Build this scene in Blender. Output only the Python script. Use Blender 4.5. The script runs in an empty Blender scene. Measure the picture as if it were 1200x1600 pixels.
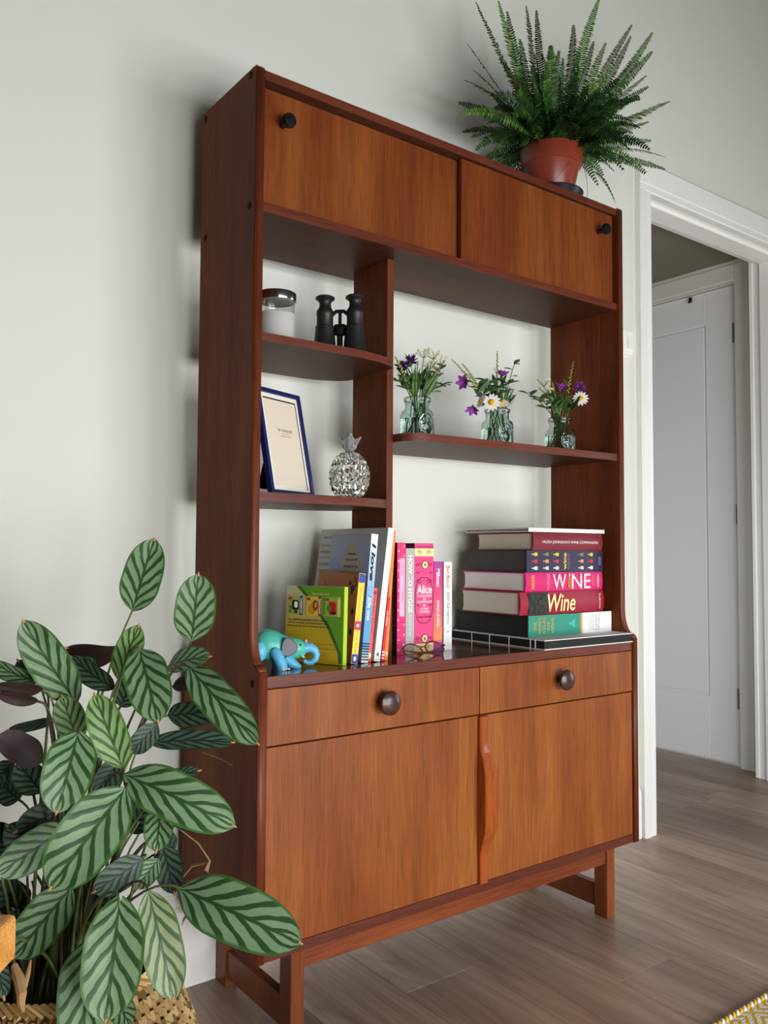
import bpy, bmesh, math, random
from mathutils import Vector, Matrix, Euler
random.seed(7)
sc = bpy.context.scene
col = sc.collection
PI = math.pi

# ------------------------------------------------------------------ camera, world, light, exposure
CAM = Vector((-0.70663, -1.61913, 0.87978))
CR = Vector((0.79819786, -0.60236515, 0.00603284)); CU = Vector((-0.03311282, -0.033874, 0.99887742)); CF = Vector((0.60148459, 0.79750158, 0.04698416))
FPX = 1311.18
cd = bpy.data.cameras.new('camera'); cam = bpy.data.objects.new('camera', cd); col.objects.link(cam)
cd.sensor_fit = 'VERTICAL'; cd.sensor_height = 36; cd.lens = FPX / 1600 * 36; cd.clip_start = 0.02
cam.matrix_world = Matrix(((CR.x, CU.x, -CF.x, CAM.x), (CR.y, CU.y, -CF.y, CAM.y), (CR.z, CU.z, -CF.z, CAM.z), (0, 0, 0, 1)))
sc.camera = cam
sc.view_settings.view_transform = 'Standard'; sc.view_settings.look = 'None'; sc.view_settings.gamma = 1
sc.view_settings.use_curve_mapping = False
sc.view_settings.exposure = 0.22
w = bpy.data.worlds.new('World'); sc.world = w; w.use_nodes = True
w.node_tree.nodes['Background'].inputs[0].default_value = (0.80, 0.90, 1.0, 1); w.node_tree.nodes['Background'].inputs[1].default_value = 1.0

def area(name, loc, direction, sx, sy, power, color):
    ld = bpy.data.lights.new(name, 'AREA'); ld.shape = 'RECTANGLE'; ld.size = sx; ld.size_y = sy; ld.energy = power; ld.color = color
    o = bpy.data.objects.new(name, ld); col.objects.link(o); o.location = loc
    o.rotation_euler = Vector(direction).to_track_quat('-Z', 'Y').to_euler(); return o
# overcast daylight entering by the big window behind the camera, and an added fill lamp brightening the hall door
area('window_daylight', (0.40, -2.86, 0.66), (0, 1, 0), 2.3, 1.22, 92, (1.0, 1.0, 1.0))
area('side_window_daylight', (3.47, -1.6, 0.9), (-1, 0, 0), 1.2, 1.4, 16, (0.94, 0.98, 1.0))
area('hall_door_fill', (0.86, 1.15, 0.8), (1, -.1, 0), 0.7, 1.1, 4.5, (0.97, 0.98, 1.0))

def at(u, v, y):                                   # photo pixel -> point on the plane Y = y
    d = CF + CR * ((u - 600) / FPX) - CU * ((v - 800) / FPX)
    return CAM + d * ((y - CAM.y) / d.y)
def deep(u, v, t):                                 # photo pixel -> point t metres in front of the lens
    return CAM + (CF + CR * ((u - 600) / FPX) - CU * ((v - 800) / FPX)) * t

# ------------------------------------------------------------------ materials
def lin(c):
    f = lambda x: x / 12.92 if x <= .04045 else ((x + .055) / 1.055) ** 2.4
    return tuple(f(v / 255) for v in c[:3]) + (1,)
MATS = {}
def base(name):
    m = bpy.data.materials.new(name); m.use_nodes = True
    return m, m.node_tree.nodes, m.node_tree.links, m.node_tree.nodes['Principled BSDF']
def mat(name, rgb, rough=.5, metal=0, spec=.5, vary=.06, scale=30, bump=0, coat=0, trans=0, ior=1.45, sheen=0):
    if name in MATS: return MATS[name]
    m, N, L, b = base(name)
    b.inputs['Roughness'].default_value = rough; b.inputs['Metallic'].default_value = metal
    b.inputs['Specular IOR Level'].default_value = spec; b.inputs['Coat Weight'].default_value = coat
    b.inputs['Transmission Weight'].default_value = trans; b.inputs['IOR'].default_value = ior
    b.inputs['Sheen Weight'].default_value = sheen
    c = lin(rgb)
    if vary:
        tc = N.new('ShaderNodeTexCoord'); no = N.new('ShaderNodeTexNoise'); no.inputs['Scale'].default_value = scale; no.inputs['Detail'].default_value = 4
        L.new(tc.outputs['Object'], no.inputs['Vector'])
        mx = N.new('ShaderNodeMix'); mx.data_type = 'RGBA'
        mx.inputs[6].default_value = tuple(v * (1 - vary) for v in c[:3]) + (1,); mx.inputs[7].default_value = tuple(min(1, v * (1 + vary)) for v in c[:3]) + (1,)
        L.new(no.outputs[0], mx.inputs[0]); L.new(mx.outputs[2], b.inputs['Base Color'])
        if bump:
            bp = N.new('ShaderNodeBump'); bp.inputs['Strength'].default_value = bump; bp.inputs['Distance'].default_value = .002
            L.new(no.outputs[0], bp.inputs['Height']); L.new(bp.outputs[0], b.inputs['Normal'])
    else: b.inputs['Base Color'].default_value = c
    MATS[name] = m; return m
def math_(N, L, op, a, b_=None, clamp=False):
    n = N.new('ShaderNodeMath'); n.operation = op; n.use_clamp = clamp
    for i, v in enumerate((a, b_)):
        if v is None: continue
        if isinstance(v, (int, float)): n.inputs[i].default_value = v
        else: L.new(v, n.inputs[i])
    return n.outputs[0]
def ramp(N, L, fac, stops, interp='LINEAR'):
    r = N.new('ShaderNodeValToRGB'); r.color_ramp.interpolation = interp
    e = r.color_ramp.elements
    while len(e) < len(stops): e.new(.5)
    for i, (p, c) in enumerate(stops): e[i].position = p; e[i].color = c
    L.new(fac, r.inputs[0]); return r.outputs[0]
def mixc(N, L, fac, a, b_, blend='MIX'):
    m = N.new('ShaderNodeMix'); m.data_type = 'RGBA'; m.blend_type = blend
    for i, v in ((0, fac), (6, a), (7, b_)):
        if isinstance(v, (int, float, tuple)): m.inputs[i].default_value = v
        else: L.new(v, m.inputs[i])
    return m.outputs[2]
def wood(name, dark, mid, light, axis='Z', rough=.38, coat=.0, fine=170, band=9, rnd=True, spec=.28):
    if name in MATS: return MATS[name]
    m, N, L, b = base(name)
    tc = N.new('ShaderNodeTexCoord'); v = tc.outputs['Object']
    if rnd:
        oi = N.new('ShaderNodeObjectInfo'); vm = N.new('ShaderNodeVectorMath'); vm.operation = 'ADD'
        sc_ = N.new('ShaderNodeVectorMath'); sc_.operation = 'SCALE'; sc_.inputs[0].default_value = (3.1, 2.3, 1.7); L.new(oi.outputs['Random'], sc_.inputs[3])
        L.new(v, vm.inputs[0]); L.new(sc_.outputs[0], vm.inputs[1]); v = vm.outputs[0]
    def noise(across, along, detail, dist=0):
        mp = N.new('ShaderNodeMapping'); s = [across] * 3; s['XYZ'.index(axis)] = along; mp.inputs['Scale'].default_value = s
        L.new(v, mp.inputs[0]); n = N.new('ShaderNodeTexNoise'); n.inputs['Scale'].default_value = 1; n.inputs['Detail'].default_value = detail
        n.inputs['Distortion'].default_value = dist; L.new(mp.outputs[0], n.inputs[0]); return n.outputs[0]
    big = noise(band, band * .16, 3, .3); mid_ = noise(fine * .3, 2.2, 5); fin = noise(fine * 2.4, 14, 3)
    c1 = ramp(N, L, big, [(.32, lin(dark)), (.5, lin(mid)), (.68, lin(light))])
    c2 = ramp(N, L, mid_, [(.3, (.78, .76, .74, 1)), (.62, (1.06, 1.06, 1.06, 1))])
    c3 = ramp(N, L, fin, [(.38, (.5, .46, .42, 1)), (.52, (1, 1, 1, 1)), (.7, (1.12, 1.12, 1.1, 1))])
    c = mixc(N, L, .7, c1, c2, 'MULTIPLY'); c = mixc(N, L, .55, c, c3, 'MULTIPLY')
    L.new(c, b.inputs['Base Color']); b.inputs['Roughness'].default_value = rough; b.inputs['Coat Weight'].default_value = coat; b.inputs['Coat Roughness'].default_value = .12
    b.inputs['Specular IOR Level'].default_value = spec
    bp = N.new('ShaderNodeBump'); bp.inputs['Strength'].default_value = .06; bp.inputs['Distance'].default_value = .001
    L.new(fin, bp.inputs['Height']); L.new(bp.outputs[0], b.inputs['Normal'])
    MATS[name] = m; return m

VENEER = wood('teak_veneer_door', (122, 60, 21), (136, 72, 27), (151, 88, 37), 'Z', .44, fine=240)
VENEERU = wood('teak_veneer_dimmed', (104, 48, 18), (117, 58, 22), (132, 73, 30), 'Z', .44, fine=240)  # same veneer darkened: dimmer light higher up is put into the colour
SIDEW = wood('teak_side_panel', (88, 40, 20), (106, 50, 24), (122, 64, 31), 'Z', .55, spec=.12)
EDGEZ = wood('teak_edge_vertical', (94, 42, 25), (106, 50, 30), (118, 60, 36), 'Z', .45)
EDGEX = wood('teak_edge_horizontal', (86, 39, 26), (98, 47, 31), (110, 56, 37), 'X', .42)
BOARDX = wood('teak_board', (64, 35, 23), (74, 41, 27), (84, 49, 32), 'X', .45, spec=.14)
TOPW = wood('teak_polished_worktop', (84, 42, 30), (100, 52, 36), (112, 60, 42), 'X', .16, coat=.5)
HANDLEW = wood('teak_handle', (140, 64, 22), (158, 76, 27), (172, 90, 35), 'Z', .34, coat=.2)
LEGW = wood('teak_leg', (108, 54, 25), (122, 63, 30), (136, 74, 37), 'Z', .42)
RAILW = wood('teak_rail', (104, 48, 24), (118, 57, 29), (132, 68, 35), 'X', .42)
OAKARM = wood('honey_oak', (196, 132, 62), (212, 150, 78), (224, 166, 92), 'X', .4)
KNOBW = mat('dark_turned_wood', (62, 36, 30), .32, vary=.15, scale=60, coat=.2)
PLUG = mat('dowel_plug_wood', (40, 22, 14), .8, vary=.1, spec=.1)
BLACKP = mat('black_lacquer', (22, 24, 26), .25, vary=.0)
DARKGAP = mat('dark_carcass', (38, 20, 14), .8)
DIMP = mat('low_bounce_wall', (116, 114, 106), .85, vary=.012, scale=7, spec=.25)  # unseen walls, toned dark to cut bounce light
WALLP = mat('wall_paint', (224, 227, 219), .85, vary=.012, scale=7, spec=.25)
GLOSSW = mat('gloss_white_paint', (243, 242, 240), .35, vary=.01, scale=12)
HALLW = mat('hall_paint', (206, 202, 196), .8, vary=.015)
HALLC = mat('hall_ceiling_shaded', (120, 116, 98), .9, vary=.02)  # dark olive stands in for shade on the hall ceiling
DOORW = mat('white_door_paint', (228, 227, 228), .5, vary=.01)
CEILP = mat('low_bounce_ceiling', (96, 92, 82), .9, vary=.01)  # unseen ceiling, toned dark so the upper wall gets less bounce
CHROME = mat('chrome', (200, 200, 200), .12, 1, vary=0)
STEEL = mat('brushed_steel', (150, 148, 145), .3, 1, vary=.05)
BRASS = mat('brass', (190, 150, 70), .3, 1, vary=.05)
PAGES = mat('book_pages', (226, 216, 204), .9, vary=.05, scale=300)
PAGEW = mat('white_pages', (236, 232, 230), .9, vary=.04, scale=300)

def glass(name, rgb, rough=0.0, ior=1.45):
    if name in MATS: return MATS[name]
    m, N, L, b = base(name); b.inputs['Base Color'].default_value = lin(rgb); b.inputs['Roughness'].default_value = rough
    b.inputs['Transmission Weight'].default_value = 1; b.inputs['IOR'].default_value = ior; MATS[name] = m; return m

def floor_mat():
    m, N, L, b = base('oak_laminate')
    tc = N.new('ShaderNodeTexCoord'); oi = N.new('ShaderNodeObjectInfo')
    off = N.new('ShaderNodeVectorMath'); off.operation = 'SCALE'; off.inputs[0].default_value = (13, 7, 3); L.new(oi.outputs['Random'], off.inputs[3])
    ad = N.new('ShaderNodeVectorMath'); L.new(tc.outputs['Object'], ad.inputs[0]); L.new(off.outputs[0], ad.inputs[1])
    def mp(s):
        q = N.new('ShaderNodeMapping'); q.inputs['Scale'].default_value = s; L.new(ad.outputs[0], q.inputs[0]); return q.outputs[0]
    def noise(s, det, dist=0):
        n = N.new('ShaderNodeTexNoise'); n.inputs['Scale'].default_value = 1; n.inputs['Detail'].default_value = det; n.inputs['Distortion'].default_value = dist
        L.new(mp(s), n.inputs[0]); return n.outputs[0]
    ctr = noise((7.5, .85, 1), 1.5, .35)
    rg_ = math_(N, L, 'MULTIPLY', math_(N, L, 'ABSOLUTE', math_(N, L, 'SUBTRACT', math_(N, L, 'FRACT', math_(N, L, 'MULTIPLY', ctr, 12.0)), .5)), 2.0)
    big = noise((7, 1.2, 1), 3, .6); fine = noise((190, 9, 1), 4); mid = noise((34, 2.2, 1), 4, .5)
    c = ramp(N, L, big, [(.3, lin((130, 108, 94))), (.5, lin((160, 136, 119))), (.72, lin((184, 160, 142)))])
    c = mixc(N, L, .5, c, ramp(N, L, mid, [(.3, (.66, .64, .62, 1)), (.65, (1.12, 1.12, 1.12, 1))]), 'MULTIPLY')
    c = mixc(N, L, .42, c, ramp(N, L, rg_, [(.0, (.60, .57, .54, 1)), (.35, (1.0, 1.0, 1.0, 1)), (1, (1.14, 1.13, 1.12, 1))]), 'MULTIPLY')
    c = mixc(N, L, .4, c, ramp(N, L, fine, [(.35, (.6, .58, .56, 1)), (.55, (1, 1, 1, 1))]), 'MULTIPLY')
    tint = ramp(N, L, oi.outputs['Random'], [(0, (.86, .85, .84, 1)), (1, (1.1, 1.08, 1.05, 1))])
    c = mixc(N, L, 1.0, c, tint, 'MULTIPLY')
    L.new(c, b.inputs['Base Color']); b.inputs['Roughness'].default_value = .42
    bp = N.new('ShaderNodeBump'); bp.inputs['Strength'].default_value = .05; bp.inputs['Distance'].default_value = .001; L.new(fine, bp.inputs['Height']); L.new(bp.outputs[0], b.inputs['Normal'])
    MATS['floor'] = m; return m
FLOORM = floor_mat()

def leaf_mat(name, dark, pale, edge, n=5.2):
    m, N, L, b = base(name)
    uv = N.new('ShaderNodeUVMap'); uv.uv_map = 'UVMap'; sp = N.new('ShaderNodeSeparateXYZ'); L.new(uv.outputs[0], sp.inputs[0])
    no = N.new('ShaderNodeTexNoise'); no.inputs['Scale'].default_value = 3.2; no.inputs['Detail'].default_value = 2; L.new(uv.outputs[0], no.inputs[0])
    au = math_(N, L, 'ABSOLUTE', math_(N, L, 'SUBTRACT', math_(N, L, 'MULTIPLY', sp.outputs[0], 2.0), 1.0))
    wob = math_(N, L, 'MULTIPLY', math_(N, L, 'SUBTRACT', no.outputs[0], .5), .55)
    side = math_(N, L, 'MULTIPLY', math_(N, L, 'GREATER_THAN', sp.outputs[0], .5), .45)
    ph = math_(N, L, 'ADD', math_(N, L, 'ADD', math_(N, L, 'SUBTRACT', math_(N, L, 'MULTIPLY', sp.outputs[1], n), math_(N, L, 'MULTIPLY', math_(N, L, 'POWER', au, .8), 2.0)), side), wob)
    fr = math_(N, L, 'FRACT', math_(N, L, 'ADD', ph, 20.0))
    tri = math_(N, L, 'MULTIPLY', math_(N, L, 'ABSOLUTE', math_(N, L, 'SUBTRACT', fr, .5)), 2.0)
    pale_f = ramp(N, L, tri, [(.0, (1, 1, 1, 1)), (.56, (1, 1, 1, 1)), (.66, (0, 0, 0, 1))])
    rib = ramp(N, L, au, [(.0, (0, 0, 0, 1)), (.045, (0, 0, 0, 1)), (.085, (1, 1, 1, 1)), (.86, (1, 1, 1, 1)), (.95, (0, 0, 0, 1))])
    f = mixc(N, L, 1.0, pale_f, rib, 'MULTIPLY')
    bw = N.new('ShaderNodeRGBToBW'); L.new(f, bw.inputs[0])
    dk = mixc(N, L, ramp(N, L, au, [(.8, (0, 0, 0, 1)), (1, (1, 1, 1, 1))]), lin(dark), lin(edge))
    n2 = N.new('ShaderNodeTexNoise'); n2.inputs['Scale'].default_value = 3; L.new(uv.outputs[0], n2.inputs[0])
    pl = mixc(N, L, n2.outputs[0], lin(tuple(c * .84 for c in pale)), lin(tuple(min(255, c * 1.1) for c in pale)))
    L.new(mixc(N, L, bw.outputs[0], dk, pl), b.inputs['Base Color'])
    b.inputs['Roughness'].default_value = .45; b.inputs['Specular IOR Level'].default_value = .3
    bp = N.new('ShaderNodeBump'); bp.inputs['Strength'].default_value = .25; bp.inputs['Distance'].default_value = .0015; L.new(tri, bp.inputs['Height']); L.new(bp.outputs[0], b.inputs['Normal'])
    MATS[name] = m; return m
LEAF = leaf_mat('striped_leaf', (40, 70, 34), (114, 142, 106), (60, 100, 42))
LEAFY = leaf_mat('striped_young_leaf', (46, 80, 38), (126, 156, 98), (88, 126, 46), 5.2)
LEAFD = leaf_mat('striped_dark_leaf', (24, 40, 30), (70, 92, 76), (38, 62, 38), 5.4)  # darker tones of the striped leaf, used for many rear leaves
LEAFP = leaf_mat('striped_pale_leaf', (66, 90, 54), (138, 152, 114), (82, 112, 56), 5.4)
MAROON = mat('leaf_underside_maroon', (40, 20, 20), .6, vary=.12)
STEMM = mat('petiole_brown', (70, 58, 44), .6, vary=.2)
STEMG = mat('petiole_green', (96, 112, 60), .6, vary=.2)
BROWN = mat('dried_leaf', (150, 118, 78), .8, vary=.25, scale=80)
TIPM = mat('leaf_tip_tan', (190, 130, 84), .7, vary=.2)
SOIL = mat('potting_soil', (44, 34, 28), 1.0, vary=.4, scale=120, bump=.6)
def island_mat(name, stops, rough=.6):
    m, N, L, b = base(name); g = N.new('ShaderNodeNewGeometry')
    L.new(ramp(N, L, g.outputs['Random Per Island'], [(p, lin(c)) for p, c in stops]), b.inputs['Base Color']); b.inputs['Roughness'].default_value = rough; b.inputs['Specular IOR Level'].default_value = .2
    MATS[name] = m; return m
FERN = island_mat('fern_leaflets', [(0, (24, 50, 20)), (.5, (40, 72, 28)), (.85, (62, 98, 34)), (1, (92, 124, 46))], .5)
FERNL = island_mat('fern_leaflets_young', [(0, (52, 86, 32)), (.5, (78, 114, 42)), (1, (108, 140, 58))], .5)
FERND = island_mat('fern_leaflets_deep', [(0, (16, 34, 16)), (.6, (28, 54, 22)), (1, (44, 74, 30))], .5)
SEAGRASS = island_mat('woven_seagrass', [(0, (120, 88, 50)), (.35, (170, 136, 84)), (.7, (196, 166, 112)), (1, (216, 190, 138))], .75)

# ------------------------------------------------------------------ mesh helpers
class B:
    def __init__(s): s.bm = bmesh.new()
    def box(s, x0, x1, y0, y1, z0, z1, bev=0, seg=1):
        t = bmesh.new(); bmesh.ops.create_cube(t, size=1)
        for v in t.verts: v.co = Vector((x0 + (v.co.x + .5) * (x1 - x0), y0 + (v.co.y + .5) * (y1 - y0), z0 + (v.co.z + .5) * (z1 - z0)))
        if bev: bmesh.ops.bevel(t, geom=t.edges[:], offset=bev, segments=seg, affect='EDGES', profile=.5)
        s._join(t); return s
    def _join(s, t, M=None):
        if M is not None: t.transform(M)
        mp = {v: s.bm.verts.new(v.co) for v in t.verts}
        for f in t.faces:
            try: g = s.bm.faces.new([mp[v] for v in f.verts]); g.smooth = f.smooth; g.material_index = f.material_index
            except ValueError: pass
        t.free()
    def prism(s, pts, z0, z1, plane='XY', bev=0):
        """pts: 2-D outline, extruded along the third axis from z0 to z1"""
        def P(a, b_, c): return {'XY': (a, b_, c), 'XZ': (a, c, b_), 'YZ': (c, a, b_)}[plane]
        t = bmesh.new(); lo = [t.verts.new(P(a, b_, z0)) for a, b_ in pts]; hi = [t.verts.new(P(a, b_, z1)) for a, b_ in pts]; n = len(pts)
        t.faces.new(lo[::-1]); t.faces.new(hi)
        for i in range(n): t.faces.new((lo[i], lo[(i + 1) % n], hi[(i + 1) % n], hi[i]))
        bmesh.ops.recalc_face_normals(t, faces=t.faces[:])
        if bev: bmesh.ops.bevel(t, geom=t.edges[:], offset=bev, segments=2, affect='EDGES', profile=.5)
        s._join(t); return s
    def lathe(s, prof, c=(0, 0, 0), seg=32, M=None, sx=1, sy=1):
        t = bmesh.new(); rings = []
        for r, z in prof:
            if r <= 1e-6: rings.append([t.verts.new((0, 0, z))])
            else: rings.append([t.verts.new((r * math.cos(2 * PI * i / seg) * sx, r * math.sin(2 * PI * i / seg) * sy, z)) for i in range(seg)])
        for a, b_ in zip(rings, rings[1:]):
            for i in range(seg):
                j = (i + 1) % seg
                if len(a) == 1 and len(b_) == 1: continue
                if len(a) == 1: f = t.faces.new((a[0], b_[j], b_[i]))
                elif len(b_) == 1: f = t.faces.new((a[i], a[j], b_[0]))
                else: f = t.faces.new((a[i], a[j], b_[j], b_[i]))
                f.smooth = True
        bmesh.ops.recalc_face_normals(t, faces=t.faces[:])
        s._join(t, (Matrix.Translation(c) @ M) if M is not None else Matrix.Translation(c)); return s
    def tube(s, pts, rad, seg=8, closed=False, sq=1.0):
        pts = [Vector(p) for p in pts]; n = len(pts)
        if not hasattr(rad, '__len__'): rad = [rad] * n
        t = bmesh.new(); rings = []; prev = None
        for i, p in enumerate(pts):
            a = pts[(i - 1) % n] if (closed or i > 0) else p; b_ = pts[(i + 1) % n] if (closed or i < n - 1) else p
            d = (b_ - a).normalized() if (b_ - a).length > 1e-9 else Vector((0, 0, 1))
            if prev is None:
                u = d.cross(Vector((0, 0, 1)));  u = u if u.length > .05 else d.cross(Vector((0, 1, 0)))
            else: u = prev - d * prev.dot(d)
            u.normalize(); v = d.cross(u); prev = u
            rings.append([t.verts.new(p + (u * math.cos(2 * PI * k / seg) + v * math.sin(2 * PI * k / seg) * sq) * rad[i]) for k in range(seg)])
        rr = list(zip(rings, rings[1:])) + ([(rings[-1], rings[0])] if closed else [])
        for a, b_ in rr:
            for k in range(seg):
                f = t.faces.new((a[k], a[(k + 1) % seg], b_[(k + 1) % seg], b_[k])); f.smooth = True
        if not closed: t.faces.new(rings[0][::-1]); t.faces.new(rings[-1])
        bmesh.ops.recalc_face_normals(t, faces=t.faces[:])
        s._join(t); return s
    def ball(s, c, rx, ry, rz, seg=16, rot=None):
        t = bmesh.new(); bmesh.ops.create_uvsphere(t, u_segments=seg, v_segments=max(6, seg // 2), radius=1)
        for f in t.faces: f.smooth = True
        s._join(t, Matrix.Translation(c) @ (rot.to_4x4() if rot else Matrix()) @ Matrix.Diagonal((rx, ry, rz, 1))); return s
    def poly(s, pts, smooth=False):
        f = s.bm.faces.new([s.bm.verts.new(p) for p in pts]); f.smooth = smooth; return s

def link(name, me, m, parent=None):
    o = bpy.data.objects.new(name, me); col.objects.link(o)
    for x in (m if isinstance(m, (list, tuple)) else [m]): me.materials.append(x)
    if parent is not None: o.parent = parent
    return o
def part(name, b, m, parent=None, world=True, label=None, kind=None):
    """one mesh object; world=True: coordinates are world ones and the parent is an unrotated root"""
    if parent is not None and world:
        off = Vector(parent.location)
        if parent.parent is not None: off = off + Vector(parent.parent.location)
        b.bm.transform(Matrix.Translation(-off))
    me = bpy.data.meshes.new(name); b.bm.to_mesh(me); b.bm.free()
    if any(f.use_smooth for f in me.polygons): me.set_sharp_from_angle(angle=.7)
    o = link(name, me, m, parent)
    if label: o['label'] = label
    if kind: o['kind'] = kind
    return o
def tag(o, label, cat, group=None):
    o['label'] = label; o['category'] = cat
    if group: o['group'] = group
    return o
def thing(name, label, cat, loc, rot=(0, 0, 0), group=None):
    o = bpy.data.objects.new(name, None); col.objects.link(o); o.empty_display_size = .03
    o.location = loc; o.rotation_euler = rot; return tag(o, label, cat, group)
def struct(name, b, m, parent=None):
    o = part(name, b, m, parent); 
    if parent is None: o['kind'] = 'structure'
    return o
def text(parent, s, m, c, right, up, w_, h_, name='lettering', label=None, shear=0, lift=.0003, track=1.0, bold=0):
    """flat lettering fitted into a w_ x h_ box centred at c (parent's coordinates)"""
    cu = bpy.data.curves.new('t', 'FONT'); cu.body = s; cu.resolution_u = 3; cu.shear = shear; cu.space_character = track; cu.offset = bold
    to = bpy.data.objects.new('t', cu); me = bpy.data.meshes.new_from_object(to)
    bpy.data.objects.remove(to); bpy.data.curves.remove(cu)
    xs = [v.co.x for v in me.vertices]; ys = [v.co.y for v in me.vertices]
    if not xs: return
    x0, x1, y0, y1 = min(xs), max(xs), min(ys), max(ys); r = Vector(right).normalized(); u = Vector(up).normalized(); n = r.cross(u)
    for v in me.vertices:
        a = (v.co.x - (x0 + x1) / 2) / (x1 - x0) * w_; b_ = (v.co.y - (y0 + y1) / 2) / (y1 - y0) * h_
        v.co = Vector(c) + r * a + u * b_ + n * lift
    me.materials.clear(); o = link(name, me, m, parent)
    if label: o['label'] = label
    return o
def plate(parent, m, c, right, up, w_, h_, name='print_panel', th=.0002, label=None, round_=0, ell=False, pts=None):
    r = Vector(right).normalized(); u = Vector(up).normalized(); n = r.cross(u); c = Vector(c); b = B()
    if ell: o2 = [(math.cos(2 * PI * i / 28) * w_ / 2, math.sin(2 * PI * i / 28) * h_ / 2) for i in range(28)]
    elif pts: o2 = [((x - .5) * w_, (y - .5) * h_) for x, y in pts]
    elif round_:
        o2 = []
        for sx, sy, a0 in ((1, 1, 0), (-1, 1, 90), (-1, -1, 180), (1, -1, 270)):
            for k in range(5):
                a = math.radians(a0 + k * 22.5); o2.append((sx * (w_ / 2 - round_) + round_ * math.cos(a), sy * (h_ / 2 - round_) + round_ * math.sin(a)))
    else: o2 = [(-w_ / 2, -h_ / 2), (w_ / 2, -h_ / 2), (w_ / 2, h_ / 2), (-w_ / 2, h_ / 2)]
    hi = [b.bm.verts.new(c + r * x + u * y + n * th) for x, y in o2]; lo = [b.bm.verts.new(c + r * x + u * y) for x, y in o2]
    b.bm.faces.new(hi); k = len(o2)
    for i in range(k): b.bm.faces.new((lo[i], lo[(i + 1) % k], hi[(i + 1) % k], hi[i]))
    return part(name, b, m, parent, world=False, label=label)
def bez(p0, p1, p2, n):
    return [p0 * (1 - t) ** 2 + p1 * 2 * t * (1 - t) + p2 * t * t for t in [i / (n - 1) for i in range(n)]]

# ------------------------------------------------------------------ the room
WY = .014                                           # face of the main wall; skirting face at Y = 0
DX0, DX1, DZ = 1.5866, 2.4815, 2.045                # doorway
b = B()
b.box(-2.4, DX0 - .008, WY, .15, -.02, 3.3); b.box(DX1 + .008, 3.4, WY, .15, -.02, 3.3); b.box(DX0 - .008, DX1 + .008, WY, .15, DZ + .012, 3.3)
struct('wall_back', b, WALLP)
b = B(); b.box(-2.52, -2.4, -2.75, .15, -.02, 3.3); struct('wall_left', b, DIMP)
b = B(); b.box(3.4, 3.52, -2.75, -2.2, -.02, 3.3); b.box(3.4, 3.52, -1.0, .15, -.02, 3.3); b.box(3.4, 3.52, -2.2, -1.0, -.02, .2); b.box(3.4, 3.52, -2.2, -1.0, 1.6, 3.3)
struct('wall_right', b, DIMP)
WX0, WX1, WZ0, WZ1 = -.75, 1.55, .05, 1.27         # window behind the camera
b = B(); b.box(-2.52, WX0, -2.87, -2.75, -.02, 3.3); b.box(WX1, 3.52, -2.87, -2.75, -.02, 3.3); b.box(WX0, WX1, -2.87, -2.75, -.02, WZ0); b.box(WX0, WX1, -2.87, -2.75, WZ1, 3.3)
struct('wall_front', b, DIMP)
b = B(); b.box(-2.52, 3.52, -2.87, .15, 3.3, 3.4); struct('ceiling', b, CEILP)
b = B()
for x in (WX0, (WX0 + WX1) / 2, WX1): b.box(x - .045, x + .045, -2.81, -2.75, WZ0, WZ1, .004)
for z in (WZ0, .48, .88, WZ1): b.box(WX0, WX1, -2.80, -2.76, z - .03, z + .03, .004)
for x in (WX0 + .575, WX0 + 1.725): b.box(x - .02, x + .02, -2.80, -2.76, WZ0, WZ1, .003)
struct('window_1', b, GLOSSW)
b = B()
for y in (-2.2, -1.6, -1.0): b.box(3.4, 3.45, y - .035, y + .035, .2, 1.6, .004)
for z in (.2, 1.1, 1.6): b.box(3.4, 3.44, -2.2, -1.0, z - .03, z + .03, .004)
struct('window_2', b, GLOSSW)

# floor: slab, planks running along Y
b = B(); b.box(-2.52, 3.52, -2.87, 2.4, -.06, -.006); floor = struct('floor', b, mat('floor_joint', (70, 60, 52), .9))
rng = random.Random(3); PW = .19085; PL = 1.30
k0 = int((-2.4 - .938) / PW) - 1
joint = {0: -.504, -2: -.279, 7: .1455, -1: -.95, 1: .35, 2: -.82, -3: -.75, -4: .1}
for k in range(k0, 14):
    x0 = .938 + (k - 1) * PW; x1 = x0 + PW
    if x1 < -2.4 or x0 > 3.4: continue
    y = joint.get(k, rng.uniform(-.6, .6)); ys = [y]
    while ys[0] > -2.75: ys.insert(0, ys[0] - PL)
    while ys[-1] < 2.3: ys.append(ys[-1] + PL)
    for ya, yb in zip(ys, ys[1:]):
        ya2, yb2 = max(ya, -2.75), min(yb, 2.3)
        if yb2 - ya2 < .02: continue
        b = B(); cx, cy = (x0 + x1) / 2, (ya2 + yb2) / 2
        b.box(x0 - cx + .0004, x1 - cx - .0004, ya2 - cy + .0004, yb2 - cy - .0004, -.006, 0, .0007)
        o = part('floor_plank', b, FLOORM, floor, world=False); o.location = (cx, cy, 0)

# skirting boards
def skirt(name, x0, x1):
    prof = [(WY, 0), (0, 0), (0, .135), (.004, .15), (.010, .156), (WY, .158)]
    b = B(); b.prism(prof, x0, x1, 'YZ'); return struct(name, b, GLOSSW)
skirt('baseboard_left', -2.4, DX0 - .068); skirt('baseboard_right', DX1 + .068, 3.4)
# doorway trim: architrave with a bead, lining with a stop
def arch(pts_fn):
    b = B(); return b
AW = .060
b = B()
prof = lambda: None
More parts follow.
